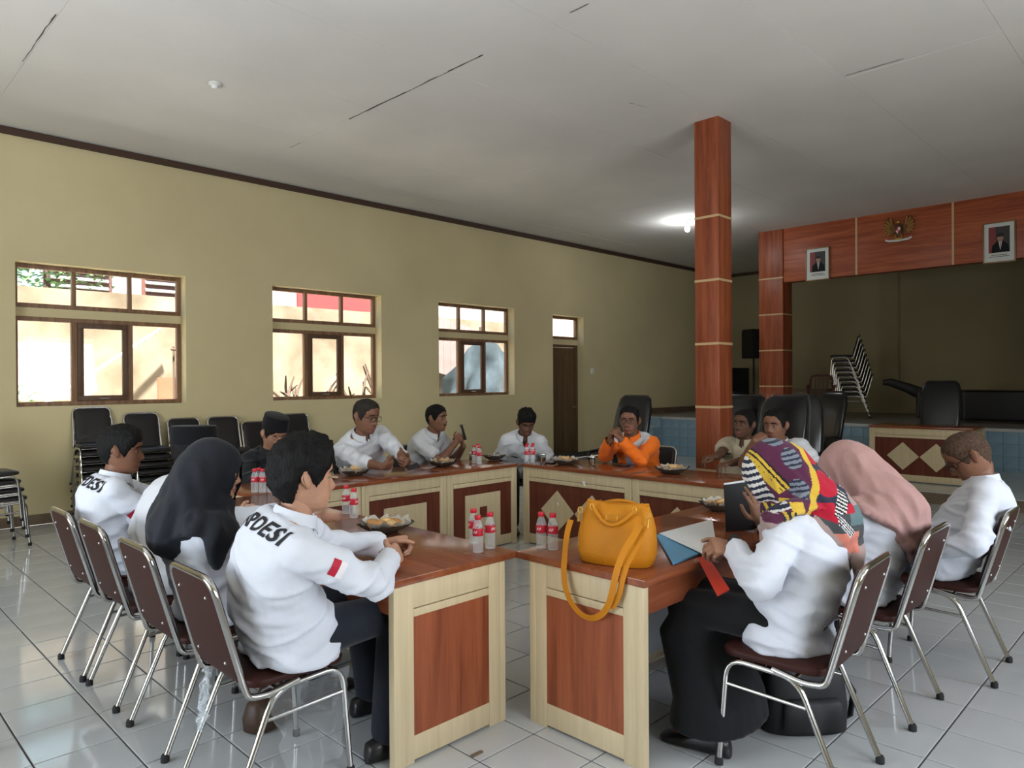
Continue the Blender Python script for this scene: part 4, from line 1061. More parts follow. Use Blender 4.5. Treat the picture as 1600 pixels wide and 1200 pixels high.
c2 = person('p2', 'person at the left end of the row in white shirt with a red flag patch', (1.36, 4.42, SZ), R(-6), at(190, 703, d=4.05), R(-24), R(6), S=1.08, HS=1.12, skin='brown', hair=dict(thick=.020, line=.072, tuft=.3, side=.6),
            hands={R_: dict(w=(1.70, 4.24, .70), d=(1, .2, 0), pole=(-.8, -.4, -1)), L_: dict(w=(1.88, 4.52, tz), d=(1, -.2, 0))}, hunch=.08, fine=True)
T, ri, fo = c2['frame'](.78)
lettering(c2, 'APDESI', c2['sp'](.88)-fo*.05+ri*.03, ri, UPZ*.9+fo*.35, (fo-UPZ*.3), .090, .22)
flag(c2, 1, .45, out=c2['r0']-c2['f0']*.8)
c3 = person('p3', 'person in a black velvet cap half hidden behind the person in the black hijab', (1.36, 3.93, SZ), R(-2), at(303, 708, d=4.0), R(-20), R(8), S=1.06, HS=1.12, skin='brown', cap=True, hair=dict(thick=.010, line=.06),
            hands={R_: dict(w=(1.90, 3.72, tz), d=(1, .2, 0), pole=(-.3, -.8, -.8)), L_: dict(w=(1.90, 4.06, tz), d=(1, -.2, 0))}, fine=False, shirt=M['shirt2'])
c4 = person('p4', 'person in a black hijab and white shirt in the left row', (1.36, 3.30, SZ), R(-2), at(332, 738, d=3.22), R(-30), R(3), S=1.03, HS=1.12, skin='light', female=True, hijab=hijab_black, collar=False, glasses=M['spec_gold'],
            hands={R_: dict(w=at(392, 805, z=tz+.06), d=(.9, .4, .3), pn=(-.3, .8, -.5), curl=.5, pole=(-.3, -.8, -.8)), L_: dict(w=(1.86, 3.48, tz+.06), d=(1, -.3, .2), pn=(-.2, -.8, -.5), curl=.5)})
flag(c4, 1, .62, out=c4['r0']-c4['f0']*.6)
# far arm along the window wall, facing -Y
c5 = person('p5', 'person in a black suit and velvet cap covering the face with a hand', (2.93, 5.81, SZ), R(-92), at(428, 677, d=6.05), R(-84), R(26), S=1.08, HS=1.16, skin='tan', shirt=M['suit'], shirt_name='suit_jacket', vneck=.05, zones=ZS_, cap=True, hair=dict(thick=.009, line=.07), fine=False,
            hands={L_: dict(w=at(437, 712, d=5.78), d=(.08, .12, 1), pn=(0, 1, .1), curl=.28, pole=(.6, -.2, -1)), R_: dict(w=(2.76, 5.42, tz), d=(.5, -.8, 0), pole=(-1, .2, -.6))})
patch(c5, 'shirt_cuff', c5['J'][-1][0].lerp(c5['J'][-1][1], .92)-V((0, .06, 0)), (1, 0, 0), UPZ, (0, 1, 0), .07, .035, M['shirt2'])
c6 = person('p6', 'person in glasses and white shirt leaning on the far table', (3.86, 5.76, SZ+.01), R(-80), at(572, 650, d=6.38), R(-76), R(12), S=1.17, HS=1.27, skin='brown', shirt=M['shirt2'], sleeve='three', hairmat=M['hair_grey'], hair=dict(thick=.010, line=.094, tuft=.1, side=.5), glasses=M['spec_frame'], belly=.05, vneck=.06, wid=1.08, fine=False,
            hands={R_: dict(w=at(618, 738, z=tz+.02), d=(1, .1, .0), pn=(.0, .75, .5), curl=.5, pole=(-.6, -.1, -1)), L_: dict(w=at(648, 733, z=tz+.02), d=(-.6, -.6, .0), pn=(-.5, .6, .4), curl=.6, pole=(1, .2, -.6))})
PH = at(722, 680, Y=5.50)
c7 = person('p7', 'person in short sleeved white shirt holding up a phone', (4.63, 5.92, SZ), R(-72), at(682, 653, d=7.25), R(-66), R(2), S=1.10, HS=1.14, skin='brown', shirt=M['shirt2'], sleeve='short', hair=dict(thick=.010, line=.082, tuft=.15, side=.4, moustache=1), vneck=.09, fine=False,
            hands={R_: dict(w=PH+V((-.10, -.03, -.055)), d=(.85, .2, .5), pn=(.35, .85, -.3), curl=.55, pole=(-.3, -.5, -1)), L_: dict(w=PH+V((.035, .02, -.115)), d=(-.25, .15, 1), pn=(-.8, .5, .1), curl=.6, pole=(.5, -.6, -1))})
c8 = person('p8', 'person in short sleeved white shirt looking down at the far corner', (5.58, 5.46, SZ), R(-128), at(822, 660, d=7.42), R(-122), R(28), S=1.06, HS=1.10, skin='dark', shirt=M['shirt2'], sleeve='short', hair=dict(thick=.024, line=.070, tuft=.4, side=.35, top=1.5), vneck=.13, fine=False,
            hands={R_: dict(w=(5.12, 5.38, .70), d=(-.3, -.8, 0), pole=(-.5, .3, -1)), L_: dict(w=(5.42, 5.02, .70), d=(-.8, -.2, 0), pole=(.5, -.3, -1))})
# right arm of the far side, facing -X
HCL = at(957, 671, d=6.63)
c9 = person('p9', 'person in an orange jacket with hands clasped before the face', (5.96, 4.14, SZ), R(184), at(984, 657, d=6.95), R(203), R(2), S=1.10, HS=1.15, skin='brown', shirt=M['orange'], shirt_name='jacket', hair=dict(thick=.018, line=.096, tuft=.35, side=.3), glasses=M['spec_frame'], vneck=.07, wid=1.05, fine=False, armr=1.12, zones=ZJ,
            hands={R_: dict(w=HCL+V((.04, .05, -.10)), d=(-.30, -.45, .9), pn=(.2, -1, -.3), curl=.6, pole=(-.5, .5, -1)), L_: dict(w=HCL+V((.05, -.06, -.095)), d=(-.30, .45, .9), pn=(.2, 1, -.3), curl=.6, pole=(-.5, -.5, -1))})
c10 = person('p10', 'person in a khaki uniform shirt in front of the wood column', (6.20, 3.24, SZ), R(183), at(1163, 663, d=6.72), R(172), R(-4), S=1.08, HS=1.14, skin='dark', shirt=M['khaki'], sleeve='short', hair=dict(thick=.011, line=.096, tuft=.25, side=.3), vneck=.06, fine=False,
             hands={R_: dict(w=at(1096, 737, z=tz), d=(-.75, .6, -.05), curl=.5, pole=(.2, .1, -1)), L_: dict(w=(5.60, 3.06, tz), d=(-.9, .2, 0), pole=(.2, -.8, -.6))})
MO = at(1196, 676, d=5.98)
c11 = person('p11', 'person in a white shirt resting a hand against his mouth', (5.96, 2.60, SZ), R(178), at(1212, 664, d=6.15), R(176), R(4), S=1.10, HS=1.16, skin='brown', shirt=M['shirt2'], sleeve='short', hair=dict(thick=.012, line=.096, tuft=.25, side=.25), vneck=.05, fine=False,
             hands={R_: dict(w=MO+V((-.075, .055, -.065)), d=(.75, -.45, .5), pn=(.6, -.1, -.3), curl=.6, pole=(-.4, .7, -1)), L_: dict(w=(5.60, 2.42, tz), d=(-.9, .2, 0), pole=(.2, -.8, -.6))})
# right arm, facing +Y
c12 = person('p12', 'person in a colourful striped hijab leafing through papers', (2.88, 1.27, SZ), R(100), at(1212, 742, d=3.10), R(116), R(30), S=1.06, HS=1.12, skin='tan', female=True, hijab=hijab_print, collar=False, trousers=M['black_cloth'], skirt=True, hunch=.09, wid=1.06, tail=.05, armr=1.10,
             hands={L_: dict(w=at(1148, 856, z=tz+.05), d=(-.75, .5, .10), pn=(.2, .6, -.9), curl=.55, pole=(-.9, -.5, -.6)), R_: dict(w=at(1190, 815, d=3.46), d=(-.38, .1, 1), pn=(.3, .9, 0), curl=.12, pole=(.9, -.2, -.7))},
             knees={R_: (2.98, 1.68, .575), L_: (2.72, 1.66, .575)}, feet={R_: (2.93, 1.56, .09), L_: (2.68, 1.52, .09)})
c13 = person('p13', 'person in a plain dusty pink hijab bending forward', (3.69, 1.27, SZ), R(92), at(1326, 740, d=3.62), R(88), R(28), S=1.06, HS=1.14, skin='tan', female=True, hijab=hijab_pink, collar=False, trousers=M['black_cloth'], skirt=True, hunch=.08, wid=1.06, armr=1.08,
             hands={L_: dict(w=(3.52, 1.60, tz), d=(.2, 1, 0)), R_: dict(w=(3.84, 1.62, tz), d=(-.2, 1, 0))})
c14 = person('p14', 'person in glasses and white shirt at the right edge reading in the lap', (4.46, 1.12, SZ), R(104), at(1512, 712, d=3.92), R(112), R(38), S=1.10, HS=1.17, skin='brown', hairmat=M['crop'], hair=dict(thick=.004, line=.092, tuft=.1, side=.9, top=.3), glasses=M['spec_frame'], hunch=.07,
             hands={L_: dict(w=at(1438, 862, d=3.80), d=(-.5, .6, .15), pn=(.2, .3, 1), curl=.4, pole=(-.8, -.4, -.6)), R_: dict(w=at(1432, 842, d=4.10), d=(-.8, .3, .15), pn=(.1, .2, 1), curl=.4)})

# small badges and a watch
def badge(ctx, name, u, v, w, h_, m, t=.72):
    T, ri, fo = ctx['frame'](t); O = ctx['sp'](t)+ri*u+T*v+fo*.16
    patch(ctx, name, O, ri, T, -fo, w, h_, m, 6, 4, off=.005, back=.1)
badge(c7, 'name_tag', .085, -.02, .065, .016, M['ink']); badge(c7, 'pin', -.08, .03, .015, .018, M['gold'])
badge(c8, 'name_tag', .09, -.03, .070, .016, M['ink']); badge(c8, 'pin', -.075, .02, .020, .020, M['suit'])
badge(c10, 'name_tag', .075, -.01, .075, .018, M['ink']); badge(c10, 'breast_badge', .085, .025, .045, .016, M['pinkwall']); badge(c10, 'name_tag', -.075, -.01, .075, .018, M['ink']); badge(c10, 'pocket', .08, -.075, .10, .09, M['khaki']); badge(c10, 'pocket', -.08, -.075, .10, .09, M['khaki'])
o_, (e_, w_) = c10['sh'][1], c10['J'][1]
patch(c10, 'shoulder_patch', o_.lerp(e_, .35)+V((-.05, .05, 0)), V((.7, .7, 0)), e_-o_, V((.7, -.7, 0)), .05, .06, M['redboard'], 5, 5)
def watch(ctx, s):
    el, W = ctx['J'][s]; ax = (W-el).normalized(); u = ax.orthogonal().normalized(); w_ = ax.cross(u); c_ = W+ax*.014; mb = MB()
    rs = []
    for k in range(24): a = 2*pi*k/24; d_ = u*cos(a)+w_*sin(a); rs.append([c_+d_*r_+ax*z for r_, z in ((.033, -.011), (.0385, -.011), (.0385, .011), (.033, .011))])
    mb.rings(rs, closed=True); d_ = (V((-.4, -.5, .7))-ax*V((-.4, -.5, .7)).dot(ax)).normalized(); e_ = ax.cross(d_); mb.obox(c_+d_*.042, ax*.017, e_*.015, d_*.005)
    ctx['put']('wristwatch', mb.v, mb.f, M['black_gloss'], smooth=40)
watch(c12, -1)
# ================================================================= THINGS ON THE TABLES
def clear_plastic(name, fac=.22, edge=.6):
    m = bpy.data.materials.new(name); m.use_nodes = True; nt = m.node_tree; N = nt.nodes; L = nt.links; b = N['Principled BSDF']
    b.inputs['Base Color'].default_value = (.85, .88, .9, 1); b.inputs['Roughness'].default_value = .08; b.inputs['Specular IOR Level'].default_value = .8
    t = N.new('ShaderNodeBsdfTransparent'); t.inputs[0].default_value = (.97, .98, .98, 1); lw = N.new('ShaderNodeLayerWeight'); lw.inputs[0].default_value = .5
    pw = N.new('ShaderNodeMath'); pw.operation = 'POWER'; pw.inputs[1].default_value = 3; f = N.new('ShaderNodeMath'); f.operation = 'MULTIPLY_ADD'; f.inputs[1].default_value = edge; f.inputs[2].default_value = fac
    mx = N.new('ShaderNodeMixShader'); L.new(lw.outputs['Facing'], pw.inputs[0]); L.new(pw.outputs[0], f.inputs[0]); L.new(f.outputs[0], mx.inputs[0]); L.new(t.outputs[0], mx.inputs[1]); L.new(b.outputs[0], mx.inputs[2]); L.new(mx.outputs[0], N['Material Output'].inputs[0])
    return m
M['pet'] = clear_plastic('clear_water_bottle', .20)
M['red_cap'] = mat('red_cap', (.55, .012, .03), .35); M['red_label'] = mat('red_label', (.50, .012, .03), .4)
M['bowl'] = mat('dark_woven_bowl', (.055, .040, .028), .6, var=.4, vscale=40, bump=.6, bscale=90)
M['lining'] = mat('waxed_paper', (.46, .43, .36), .45, var=.08, vscale=8)
M['snack'] = mat('fried_snack', (.52, .26, .085), .6, var=.25, vscale=18, bump=.4, bscale=50)
M['snack2'] = mat('pale_fried_snack', (.62, .40, .18), .6, var=.2, vscale=18, bump=.4, bscale=50)
M['egg'] = mat('speckled_egg', (.38, .34, .28), .5, var=.5, vscale=60)
M['tumbler'] = glass('tumbler_glass', (.88, .91, .90), rough=.04)
M['phone'] = mat('phone_body', (.02, .014, .014), .25)
M['yellow'] = mat('mustard_leather', (.50, .185, .008), .55, spec=.25, var=.10, vscale=5, bump=.25, bscale=90)
M['blue_card'] = mat('blue_card_folder', (.10, .30, .50), .55); M['red_card'] = mat('red_card_folder', (.60, .045, .02), .45)
M['clear_film'] = clear_plastic('clear_plastic_film', .0, .28); M['wrap_film'] = clear_plastic('crumpled_plastic_film', .10, .5)
def bottle_proto():
    t = thing('water_bottle', '', 'bottle')
    MB().lathe([(.019, 0), (.0235, .002), (.025, .008), (.0235, .02), (.0245, .03), (.0230, .04), (.0245, .05), (.0245, .105), (.0235, .118), (.019, .134), (.0135, .146), (.0125, .152), (.0125, .158)], 20).build('bottle_body', M['pet'], t, smooth=70)
    lb = MB().lathe([(.0252, .078), (.0254, .079), (.0254, .112), (.0252, .113)], 20, caps=False).build('label_band', M['red_label'], t, smooth=70)
    mb = MB()
    for a0 in (0, 2.1, 4.2):
        for k in range(4):
            a = a0+k*.23; z = .094+.004*(k % 2); r_ = .0259
            mb.add([(r_*cos(a), r_*sin(a), z-.006), (r_*cos(a+.13), r_*sin(a+.13), z-.004), (r_*cos(a+.16), r_*sin(a+.16), z+.007), (r_*cos(a+.03), r_*sin(a+.03), z+.005)], [(0, 1, 2, 3)])
    mb.build('label_print', M['white'], lb, fixn=False)
    MB().lathe([(.0145, .152), (.0155, .154), (.0155, .170), (.0145, .172), (.0, .1722)], 18).build('cap', M['red_cap'], t, smooth=50)
    return t
bp = bottle_proto(); first = [True]
def bottle(px, py, label, group, xyz=None):
    p = V(xyz) if xyz else at(px, py, z=TZ)
    if first[0]: o = bp; first[0] = False
    else: o = dup(bp)
    o.location = (p.x, p.y, TZ+.0005); o.rotation_euler = (0, 0, random.uniform(0, 6.2)); tag(o, label, 'bottle', group)
G_ = 'red capped water bottles'
bottle(747, 863, 'water bottle nearest the camera of the three beside the near corner', G_)
bottle(766, 857, 'right one of the three water bottles beside the near corner', G_)
bottle(740, 850, 'rear left one of the three water bottles beside the near corner', G_)
bottle(846, 857, 'left water bottle of the pair beside the yellow handbag', G_)
bottle(864, 859, 'right water bottle of the pair beside the yellow handbag', G_)
bottle(541, 803, 'left water bottle of the pair beyond the clasped hands', G_)
bottle(553, 809, 'right water bottle of the pair beyond the clasped hands', G_)
for k, (dx, dy) in enumerate(((-.06, -.03), (0, -.035), (.06, -.03), (-.05, .03), (.01, .028), (.07, .035))):
    bottle(0, 0, '%s water bottle of the six bundled in front of the black-suited person' % ('front left', 'front middle', 'front right', 'rear left', 'rear middle', 'rear right')[k], G_, (2.40+dx*.707+dy*.707, 4.93-dx*.707+dy*.707, TZ))
for k, (px, py) in enumerate(((741, 723), (749, 725), (747, 720))): bottle(px, py, '%s water bottle of the three before the person with the phone' % ('left', 'right', 'rear')[k], G_)
for k, (px, py) in enumerate(((823, 723), (832, 723), (824, 719), (833, 719))): bottle(px, py, '%s water bottle of the four at the far corner' % ('front left', 'front right', 'rear left', 'rear right')[k], G_)
def bowl(p, r, label, seed, kind='snack', n=6, what='brown fried snack', where=''):
    t = thing('snack_bowl', label, 'bowl', (p[0], p[1], TZ), seed*.9, 'snack bowls'); rr = random.Random(seed); N = 36
    def rim(a, k): return 1+.10*k*sin(a*4+.6)+.05*k*sin(a*7)
    rings_ = []
    for rad, z, k in ((.45, .0, 0), (.5, .004, 0), (.8, .022, .3), (1.0, .045, 1), (1.01, .047, 1), (.97, .044, 1), (.76, .024, .3), (.4, .010, 0)):
        rings_.append([V((r*rad*rim(2*pi*j/N, k)*cos(2*pi*j/N), r*rad*rim(2*pi*j/N, k)*sin(2*pi*j/N), z*(1+.12*k*sin(2*pi*j/N*4)))) for j in range(N)])
    MB().rings(rings_).build('bowl_body', M['bowl'], t, smooth=60)
    for s in (-1, 1): MB().tube([(s*r*.98, -.02, .045), (s*r*1.12, -.012, .056), (s*r*1.15, 0, .06), (s*r*1.12, .012, .056), (s*r*.98, .02, .045)], .004, 6).build('handle', M['bowl'], t, smooth=60)
    if kind == 'snack':
        mb = MB(); rs = []
        for rad, z in ((.05, .014), (.4, .016), (.75, .032), (.95, .062)):
            rs.append([V((r*rad*(1+.08*sin(j*1.7+seed))*cos(2*pi*j/N), r*rad*(1+.08*sin(j*1.7+seed))*sin(2*pi*j/N), z+(rad > .7)*(.012*sin(j*2.1+seed)+.006*sin(j*5.3)))) for j in range(N)])
        rs2 = [[p_+V((0, 0, .0012)) for p_ in q] for q in rs]
        mb.rings(rs, caps=False); mb.rings(rs2, caps=False); mb.build('paper_lining', M['lining'], t, smooth=60)
    NTH = ['first', 'second', 'third', 'fourth', 'fifth', 'sixth', 'seventh', 'eighth', 'ninth', 'tenth', 'eleventh', 'twelfth']
    for k in range(n):
        a = 2*pi*k/(n-1)+seed if k else 0; d = (r*.46 if k else 0); q = V((p[0]+d*cos(a), p[1]+d*sin(a), TZ+(.040 if k else .055)))
        if kind == 'snack':
            mb = MB(); w_ = r*rr.uniform(.31, .40); mb.ball((0, 0, 0), w_, w_*.75, w_*.5, 12, 8); mb.v = [tuple(V(v_)*(1+.16*noise.noise(V(v_)*40+V((seed, k, 0))))) for v_ in mb.v]
            o = mb.build('fried_snack', M['snack'] if k % 3 else M['snack2'], None, smooth=180)
        else:
            mb = MB(); mb.ball((0, 0, 0), .016, .016, .020, 10, 8); o = mb.build('small_egg', M['egg'], None, smooth=180)
        o.location = q; o.rotation_euler = (rr.uniform(-.5, .5), rr.uniform(-.5, .5), rr.uniform(0, 6))
        lab = '%s in the %s' % (what, where)
        if kind == 'snack':
            sx_ = (q-V((*p, q.z))).dot(_r2); sy_ = (q-V((*p, q.z))).dot(V((_fw.x, _fw.y, 0)))
            an_ = sorted(range(1, n), key=lambda i: math.atan2(sin(2*pi*i/(n-1)+seed)*_fw.y+cos(2*pi*i/(n-1)+seed)*_fw.x, cos(2*pi*i/(n-1)+seed)*_r2.x+sin(2*pi*i/(n-1)+seed)*_r2.y))
            pos = ['near left', 'near right', 'far right', 'rearmost', 'far left'] if n == 6 else ['near left', 'near right', 'far right', 'far left']
            lab = ('topmost ' if k == 0 else pos[an_.index(k)]+' ')+lab
        tag(o, lab, 'snack' if kind == 'snack' else 'egg', '%ss in the %s' % (what, where))
    return t
bowl((2.20, 3.14), .135, 'dark bowl with waxed paper by the clasped hands of the near person', 1, where='bowl nearest the camera', n=6)
bowl((3.36, 5.24), .125, 'dark snack bowl in front of the person in glasses on the far side', 2, where='bowl before the far person in glasses', n=6)
bowl((4.28, 5.18), .125, 'dark snack bowl in front of the person with the phone', 3, where='bowl before the phone holder', n=6)
bowl((4.98, 5.22), .11, 'round bowl of small speckled eggs at the far corner', 4, kind='egg', n=11, what='small speckled egg', where='bowl at the far corner')
bowl((5.15, 4.42), .13, 'dark snack bowl at the far corner beside the orange jacket', 5, where='bowl beside the orange jacket', n=6)
bowl((5.26, 3.32), .13, 'dark snack bowl in front of the khaki uniformed person', 6, where='bowl before the khaki person', n=6)
bowl((3.95, 2.15), .12, 'dark snack bowl half hidden behind the black folder', 7, where='bowl behind the black folder', n=5)
def tumbler(p, label):
    t = thing('glass_tumbler', label, 'glass', (p[0], p[1], TZ), 0, 'lidded glasses')
    MB().lathe([(.028, 0), (.031, .002), (.035, .075), (.033, .075), (.029, .008), (.0, .008)], 20).build('glass_body', M['tumbler'], t, smooth=50)
    MB().lathe([(.0, .01), (.0285, .0105), (.031, .05), (0, .0502)], 20).build('tea', mat('tea', (.18, .07, .02), .1), t, smooth=50)
    MB().lathe([(.036, .0755), (.039, .077), (.038, .083), (.012, .088), (.008, .098), (.0, .1)], 20).build('lid', M['steel'], t, smooth=50)
tumbler((4.76, 5.30), 'lidded glass beside the snack bowl of the person with the phone')
tumbler((5.14, 4.70), 'lidded glass beside the four bottles at the far corner')
tumbler((5.28, 4.20), 'lidded glass in front of the person in the orange jacket')
# phones and small things
def slab(name, c, ux, uy, uz, m, label, cat, bev=.002):
    t = MB().obox((0, 0, 0), ux, uy, uz).build(name, m, None, bevel=bev); t.location = c; return tag(t, label, cat)
slab('phone', PH+V((.005, -.012, .03)), V((.032, .022, 0)), V((-.012, .02, .078)), V((.004, -.005, .001)), M['phone'], 'dark phone held up by the person in short sleeves', 'phone')
slab('phone', V((5.42, 3.96, TZ+.006)), (.04, .0, 0), (0, .075, 0), (0, 0, .005), M['phone'], 'black phone lying before the person in the orange jacket', 'phone')
slab('phone', V((5.12, 4.58, TZ+.006)), (.035, .0, 0), (0, .04, 0), (0, 0, .006), M['phone'], 'small black case lying beside the lidded glass', 'case')
slab('phone', at(645, 729, z=tz+.045), V((.055, -.01, .01)), V((.004, .025, .014)), (0, -.002, .004), M['phone'], 'black phone in the hands of the person in glasses on the far side', 'phone')
slab('phone', at(1434, 846, d=3.93), V((.05, -.05, .0)), V((.02, .02, .022)), (.003, .003, -.006), M['white'], 'white phone held by the person at the right edge', 'phone')
slab('clipboard', at(1418, 812, d=4.00), V((.085, -.075, -.085)), V((.09, .10, .01)), (-.003, .0, .004), M['black'], 'black clipboard in the lap of the person at the right edge', 'clipboard')
# folders and papers before the person in the colourful hijab
def quad_sheet(name, P, m, label, cat, th=.0025, curve=None, n=10):
    P = [V(p) for p in P]; mb = MB(); top = []
    for j in range(n+1):
        for i in range(n+1):
            u, v_ = i/n, j/n; p = P[0]*(1-u)*(1-v_)+P[1]*u*(1-v_)+P[2]*u*v_+P[3]*(1-u)*v_
            if curve: p = p+curve(u, v_)
            top.append(p)
    k = n+1; F = [(j*k+i, j*k+i+1, (j+1)*k+i+1, (j+1)*k+i) for j in range(n) for i in range(n)]
    bot = [p-V((0, 0, th)) for p in top]; c_ = sum(top, V())/len(top)
    bnd = [i for i in range(k)]+[j*k+n for j in range(1, k)]+[n*k+i for i in range(n-1, -1, -1)]+[j*k for j in range(n-1, 0, -1)]
    mb.add([p-c_ for p in top+bot], F+[tuple(q+k*k for q in f_[::-1]) for f_ in F]+[(bnd[i], bnd[i]+k*k, bnd[(i+1) % len(bnd)]+k*k, bnd[(i+1) % len(bnd)]) for i in range(len(bnd))])
    o = mb.build(name, m, None, smooth=40); o.location = c_; return tag(o, label, cat)
z_ = TZ+.012
quad_sheet('card_folder', [at(1051, 880, z=z_), at(1104, 860, z=z_), at(1062, 825, z=z_+.004), at(1026, 836, z=z_)], M['blue_card'], 'blue card folder lying open beside the yellow handbag', 'folder', .008)
quad_sheet('paper_sheet', [at(1100, 866, z=z_+.008), at(1126, 850, z=z_+.03), at(1113, 811, z=.915), at(1030, 833, z=z_+.01)], M['paper'], 'white paper sheet being turned by the person in the colourful hijab', 'paper', .0015, lambda u, v_: V((0, 0, -.05*sin(pi*v_)*u)))
quad_sheet('card_folder', [at(1091, 872, z=.775), at(1104, 866, z=.775), at(1140, 920, d=2.92), at(1121, 930, d=2.90)], M['red_card'], 'red folder sliding off the table edge under the wrist', 'folder', .006)
FB = at(1160, 790, d=3.66)
fb = thing('black_folder', 'black folder held upright by the person in the colourful hijab', 'folder', at(1163, 826, d=3.72), R(-42))
fb.location.z = TZ
MB().obox((0, 0, .13), (.105, .006, .012), (0, .006, 0), (-.012, -.02, .13)).build('cover', M['black'], fb, bevel=.003)
MB().obox((.0, .012, .138), (.10, .006, .012), (0, .003, 0), (-.012, -.02, .13)).build('pages', M['paper'], fb)
# ---------------------------------------------------------------- yellow handbag
hb = thing('handbag', 'mustard yellow leather handbag with hanging shoulder strap', 'handbag', (2.515, 1.865, TZ), R(-74))
# local x along the bag (towards image right), -y towards the camera
rs = []
for z, a_, b_, yo, p_ in ((.0, .128, .060, 0, 3.2), (.006, .142, .072, 0, 3.2), (.05, .153, .080, 0, 3.0), (.11, .156, .076, 0, 2.8), (.16, .150, .064, .004, 2.6), (.20, .140, .048, .008, 2.4), (.235, .130, .030, .012, 2.3), (.252, .126, .018, .014, 2.2), (.256, .118, .010, .014, 2.2)):
    rs.append([p+V((0, 0, .012*(1-(p.x/.15)**2)*(-1 if z > .2 else 0))) for p in ring(V((0, yo, z)), V((1, 0, 0)), V((0, 1, 0)), a_, b_, 48, p_)])
mb = MB().rings(rs); mb.v = [tuple(V(v_)*(1+.030*noise.noise(V(v_)*11)+.015*noise.noise(V(v_)*26))) for v_ in mb.v]
zmin = min(v_[2] for v_ in mb.v); mb.v = [(a, b, c_-zmin) for a, b, c_ in mb.v]
mb.build('bag_body', M['yellow'], hb, smooth=180)
for sy, dz in ((-1, -.062), (1, -.03)):
    mb = MB(); y0 = -.036 if sy < 0 else .052
    mb.tube([V((-.085+.17*k/16, y0-(.030*sin(pi*k/16) if sy < 0 else -.004), .232+(dz*sin(pi*k/16) if sy < 0 else .018*sin(pi*k/16)))) for k in range(17)], .0085, 8)
    h_ = mb.build('handle', M['yellow'], hb, smooth=60)
    for sx in (-1, 1): MB().tube([V((sx*.086+.012*cos(2*pi*k/12)*.6, y0-.004, .234+.013*sin(2*pi*k/12))) for k in range(12)], .0028, 6, closed=True).build('gold_ring', M['gold'], h_, smooth=60)
mb = MB()
for a, b in (((-.022, .188), (-.022, .208)), ((-.022, .188), (.022, .188)), ((.022, .188), (.022, .208)), ((.022, .208), (-.022, .208))): mb.tube([(a[0], -.058-.012*(.20-a[1])/.02*.3, a[1]), (b[0], -.058-.012*(.20-b[1])/.02*.3, b[1])], .0014, 5)
mb.build('gold_plate', M['gold'], hb)
MB().tube([(-.125+.25*k/10, .010, .250-.010*(1-((k-5)/5)**2)) for k in range(11)], .007, 8).build('top_roll', M['yellow'], hb, smooth=60)
for sx in (-1, 1):
    MB().tube([V((sx*.138+.010*cos(2*pi*k/12), -.035, .215+.012*sin(2*pi*k/12))) for k in range(12)], .0026, 6, closed=True).build('gold_ring', M['gold'], hb, smooth=60)
    MB().tube([(sx*.139, -.042, .203), (sx*.141, -.05, .185), (sx*.140, -.055, .170)], .0045, 6).build('clasp', M['gold'], hb, smooth=60)
hb.scale = (1.12, 1.1, 1.04)
inv_hb = (Matrix.Translation(hb.location) @ Matrix.Rotation(R(-74), 4, 'Z') @ Matrix.Diagonal((1.12, 1.1, 1.04, 1))).inverted()
SP = [(892, 812, 2.43), (887, 830, 2.41), (884, 850, 2.385), (882, 872, 2.355), (881, 895, 2.335), (884, 920, 2.325), (893, 942, 2.325), (907, 959, 2.325), (924, 966, 2.325), (940, 960, 2.325), (951, 944, 2.325), (957, 924, 2.325), (961, 903, 2.33), (966, 885, 2.345), (975, 862, 2.37), (985, 845, 2.395), (994, 832, 2.42), (1000, 820, 2.435)]
def ribbon(pts, wid, th, side):
    mb = MB(); pts = [V(p) for p in pts]; rs = []
    for i, p in enumerate(pts):
        t = (pts[min(i+1, len(pts)-1)]-pts[max(i-1, 0)]).normalized(); w_ = t.cross(V(side)).normalized(); n_ = w_.cross(t).normalized()
        rs.append([p+w_*wid+n_*th, p-w_*wid+n_*th, p-w_*wid-n_*th, p+w_*wid-n_*th])
    return mb.rings(rs)
def spline(P, n=4):
    P = [V(p) for p in P]; out = []
    for i in range(len(P)-1):
        p0, p1, p2, p3 = P[max(i-1, 0)], P[i], P[i+1], P[min(i+2, len(P)-1)]
        for k in range(n): t = k/n; out.append(.5*((2*p1)+(p2-p0)*t+(2*p0-5*p1+4*p2-p3)*t*t+(3*p1-p0-3*p2+p3)*t**3))
    return out+[P[-1]]
sp_ = spline([inv_hb @ at(a, b, X=c_) for a, b, c_ in SP])
ribbon(sp_, .012, .0022, (inv_hb.to_3x3() @ V((1, .15, .3)))).build('shoulder_strap', M['yellow'], hb, smooth=50)
ribbon([inv_hb @ (at(a, b, X=c_)+V((.012, -.012, .0))) for a, b, c_ in [(1001, 822, 2.45), (994, 842, 2.42), (982, 864, 2.385), (972, 884, 2.355), (966, 905, 2.335), (962, 925, 2.33), (957, 938, 2.328), (949, 951, 2.326)]], .011, .002, (inv_hb.to_3x3() @ V((1, .15, .3)))).build('strap_end', M['yellow'], hb, smooth=50)
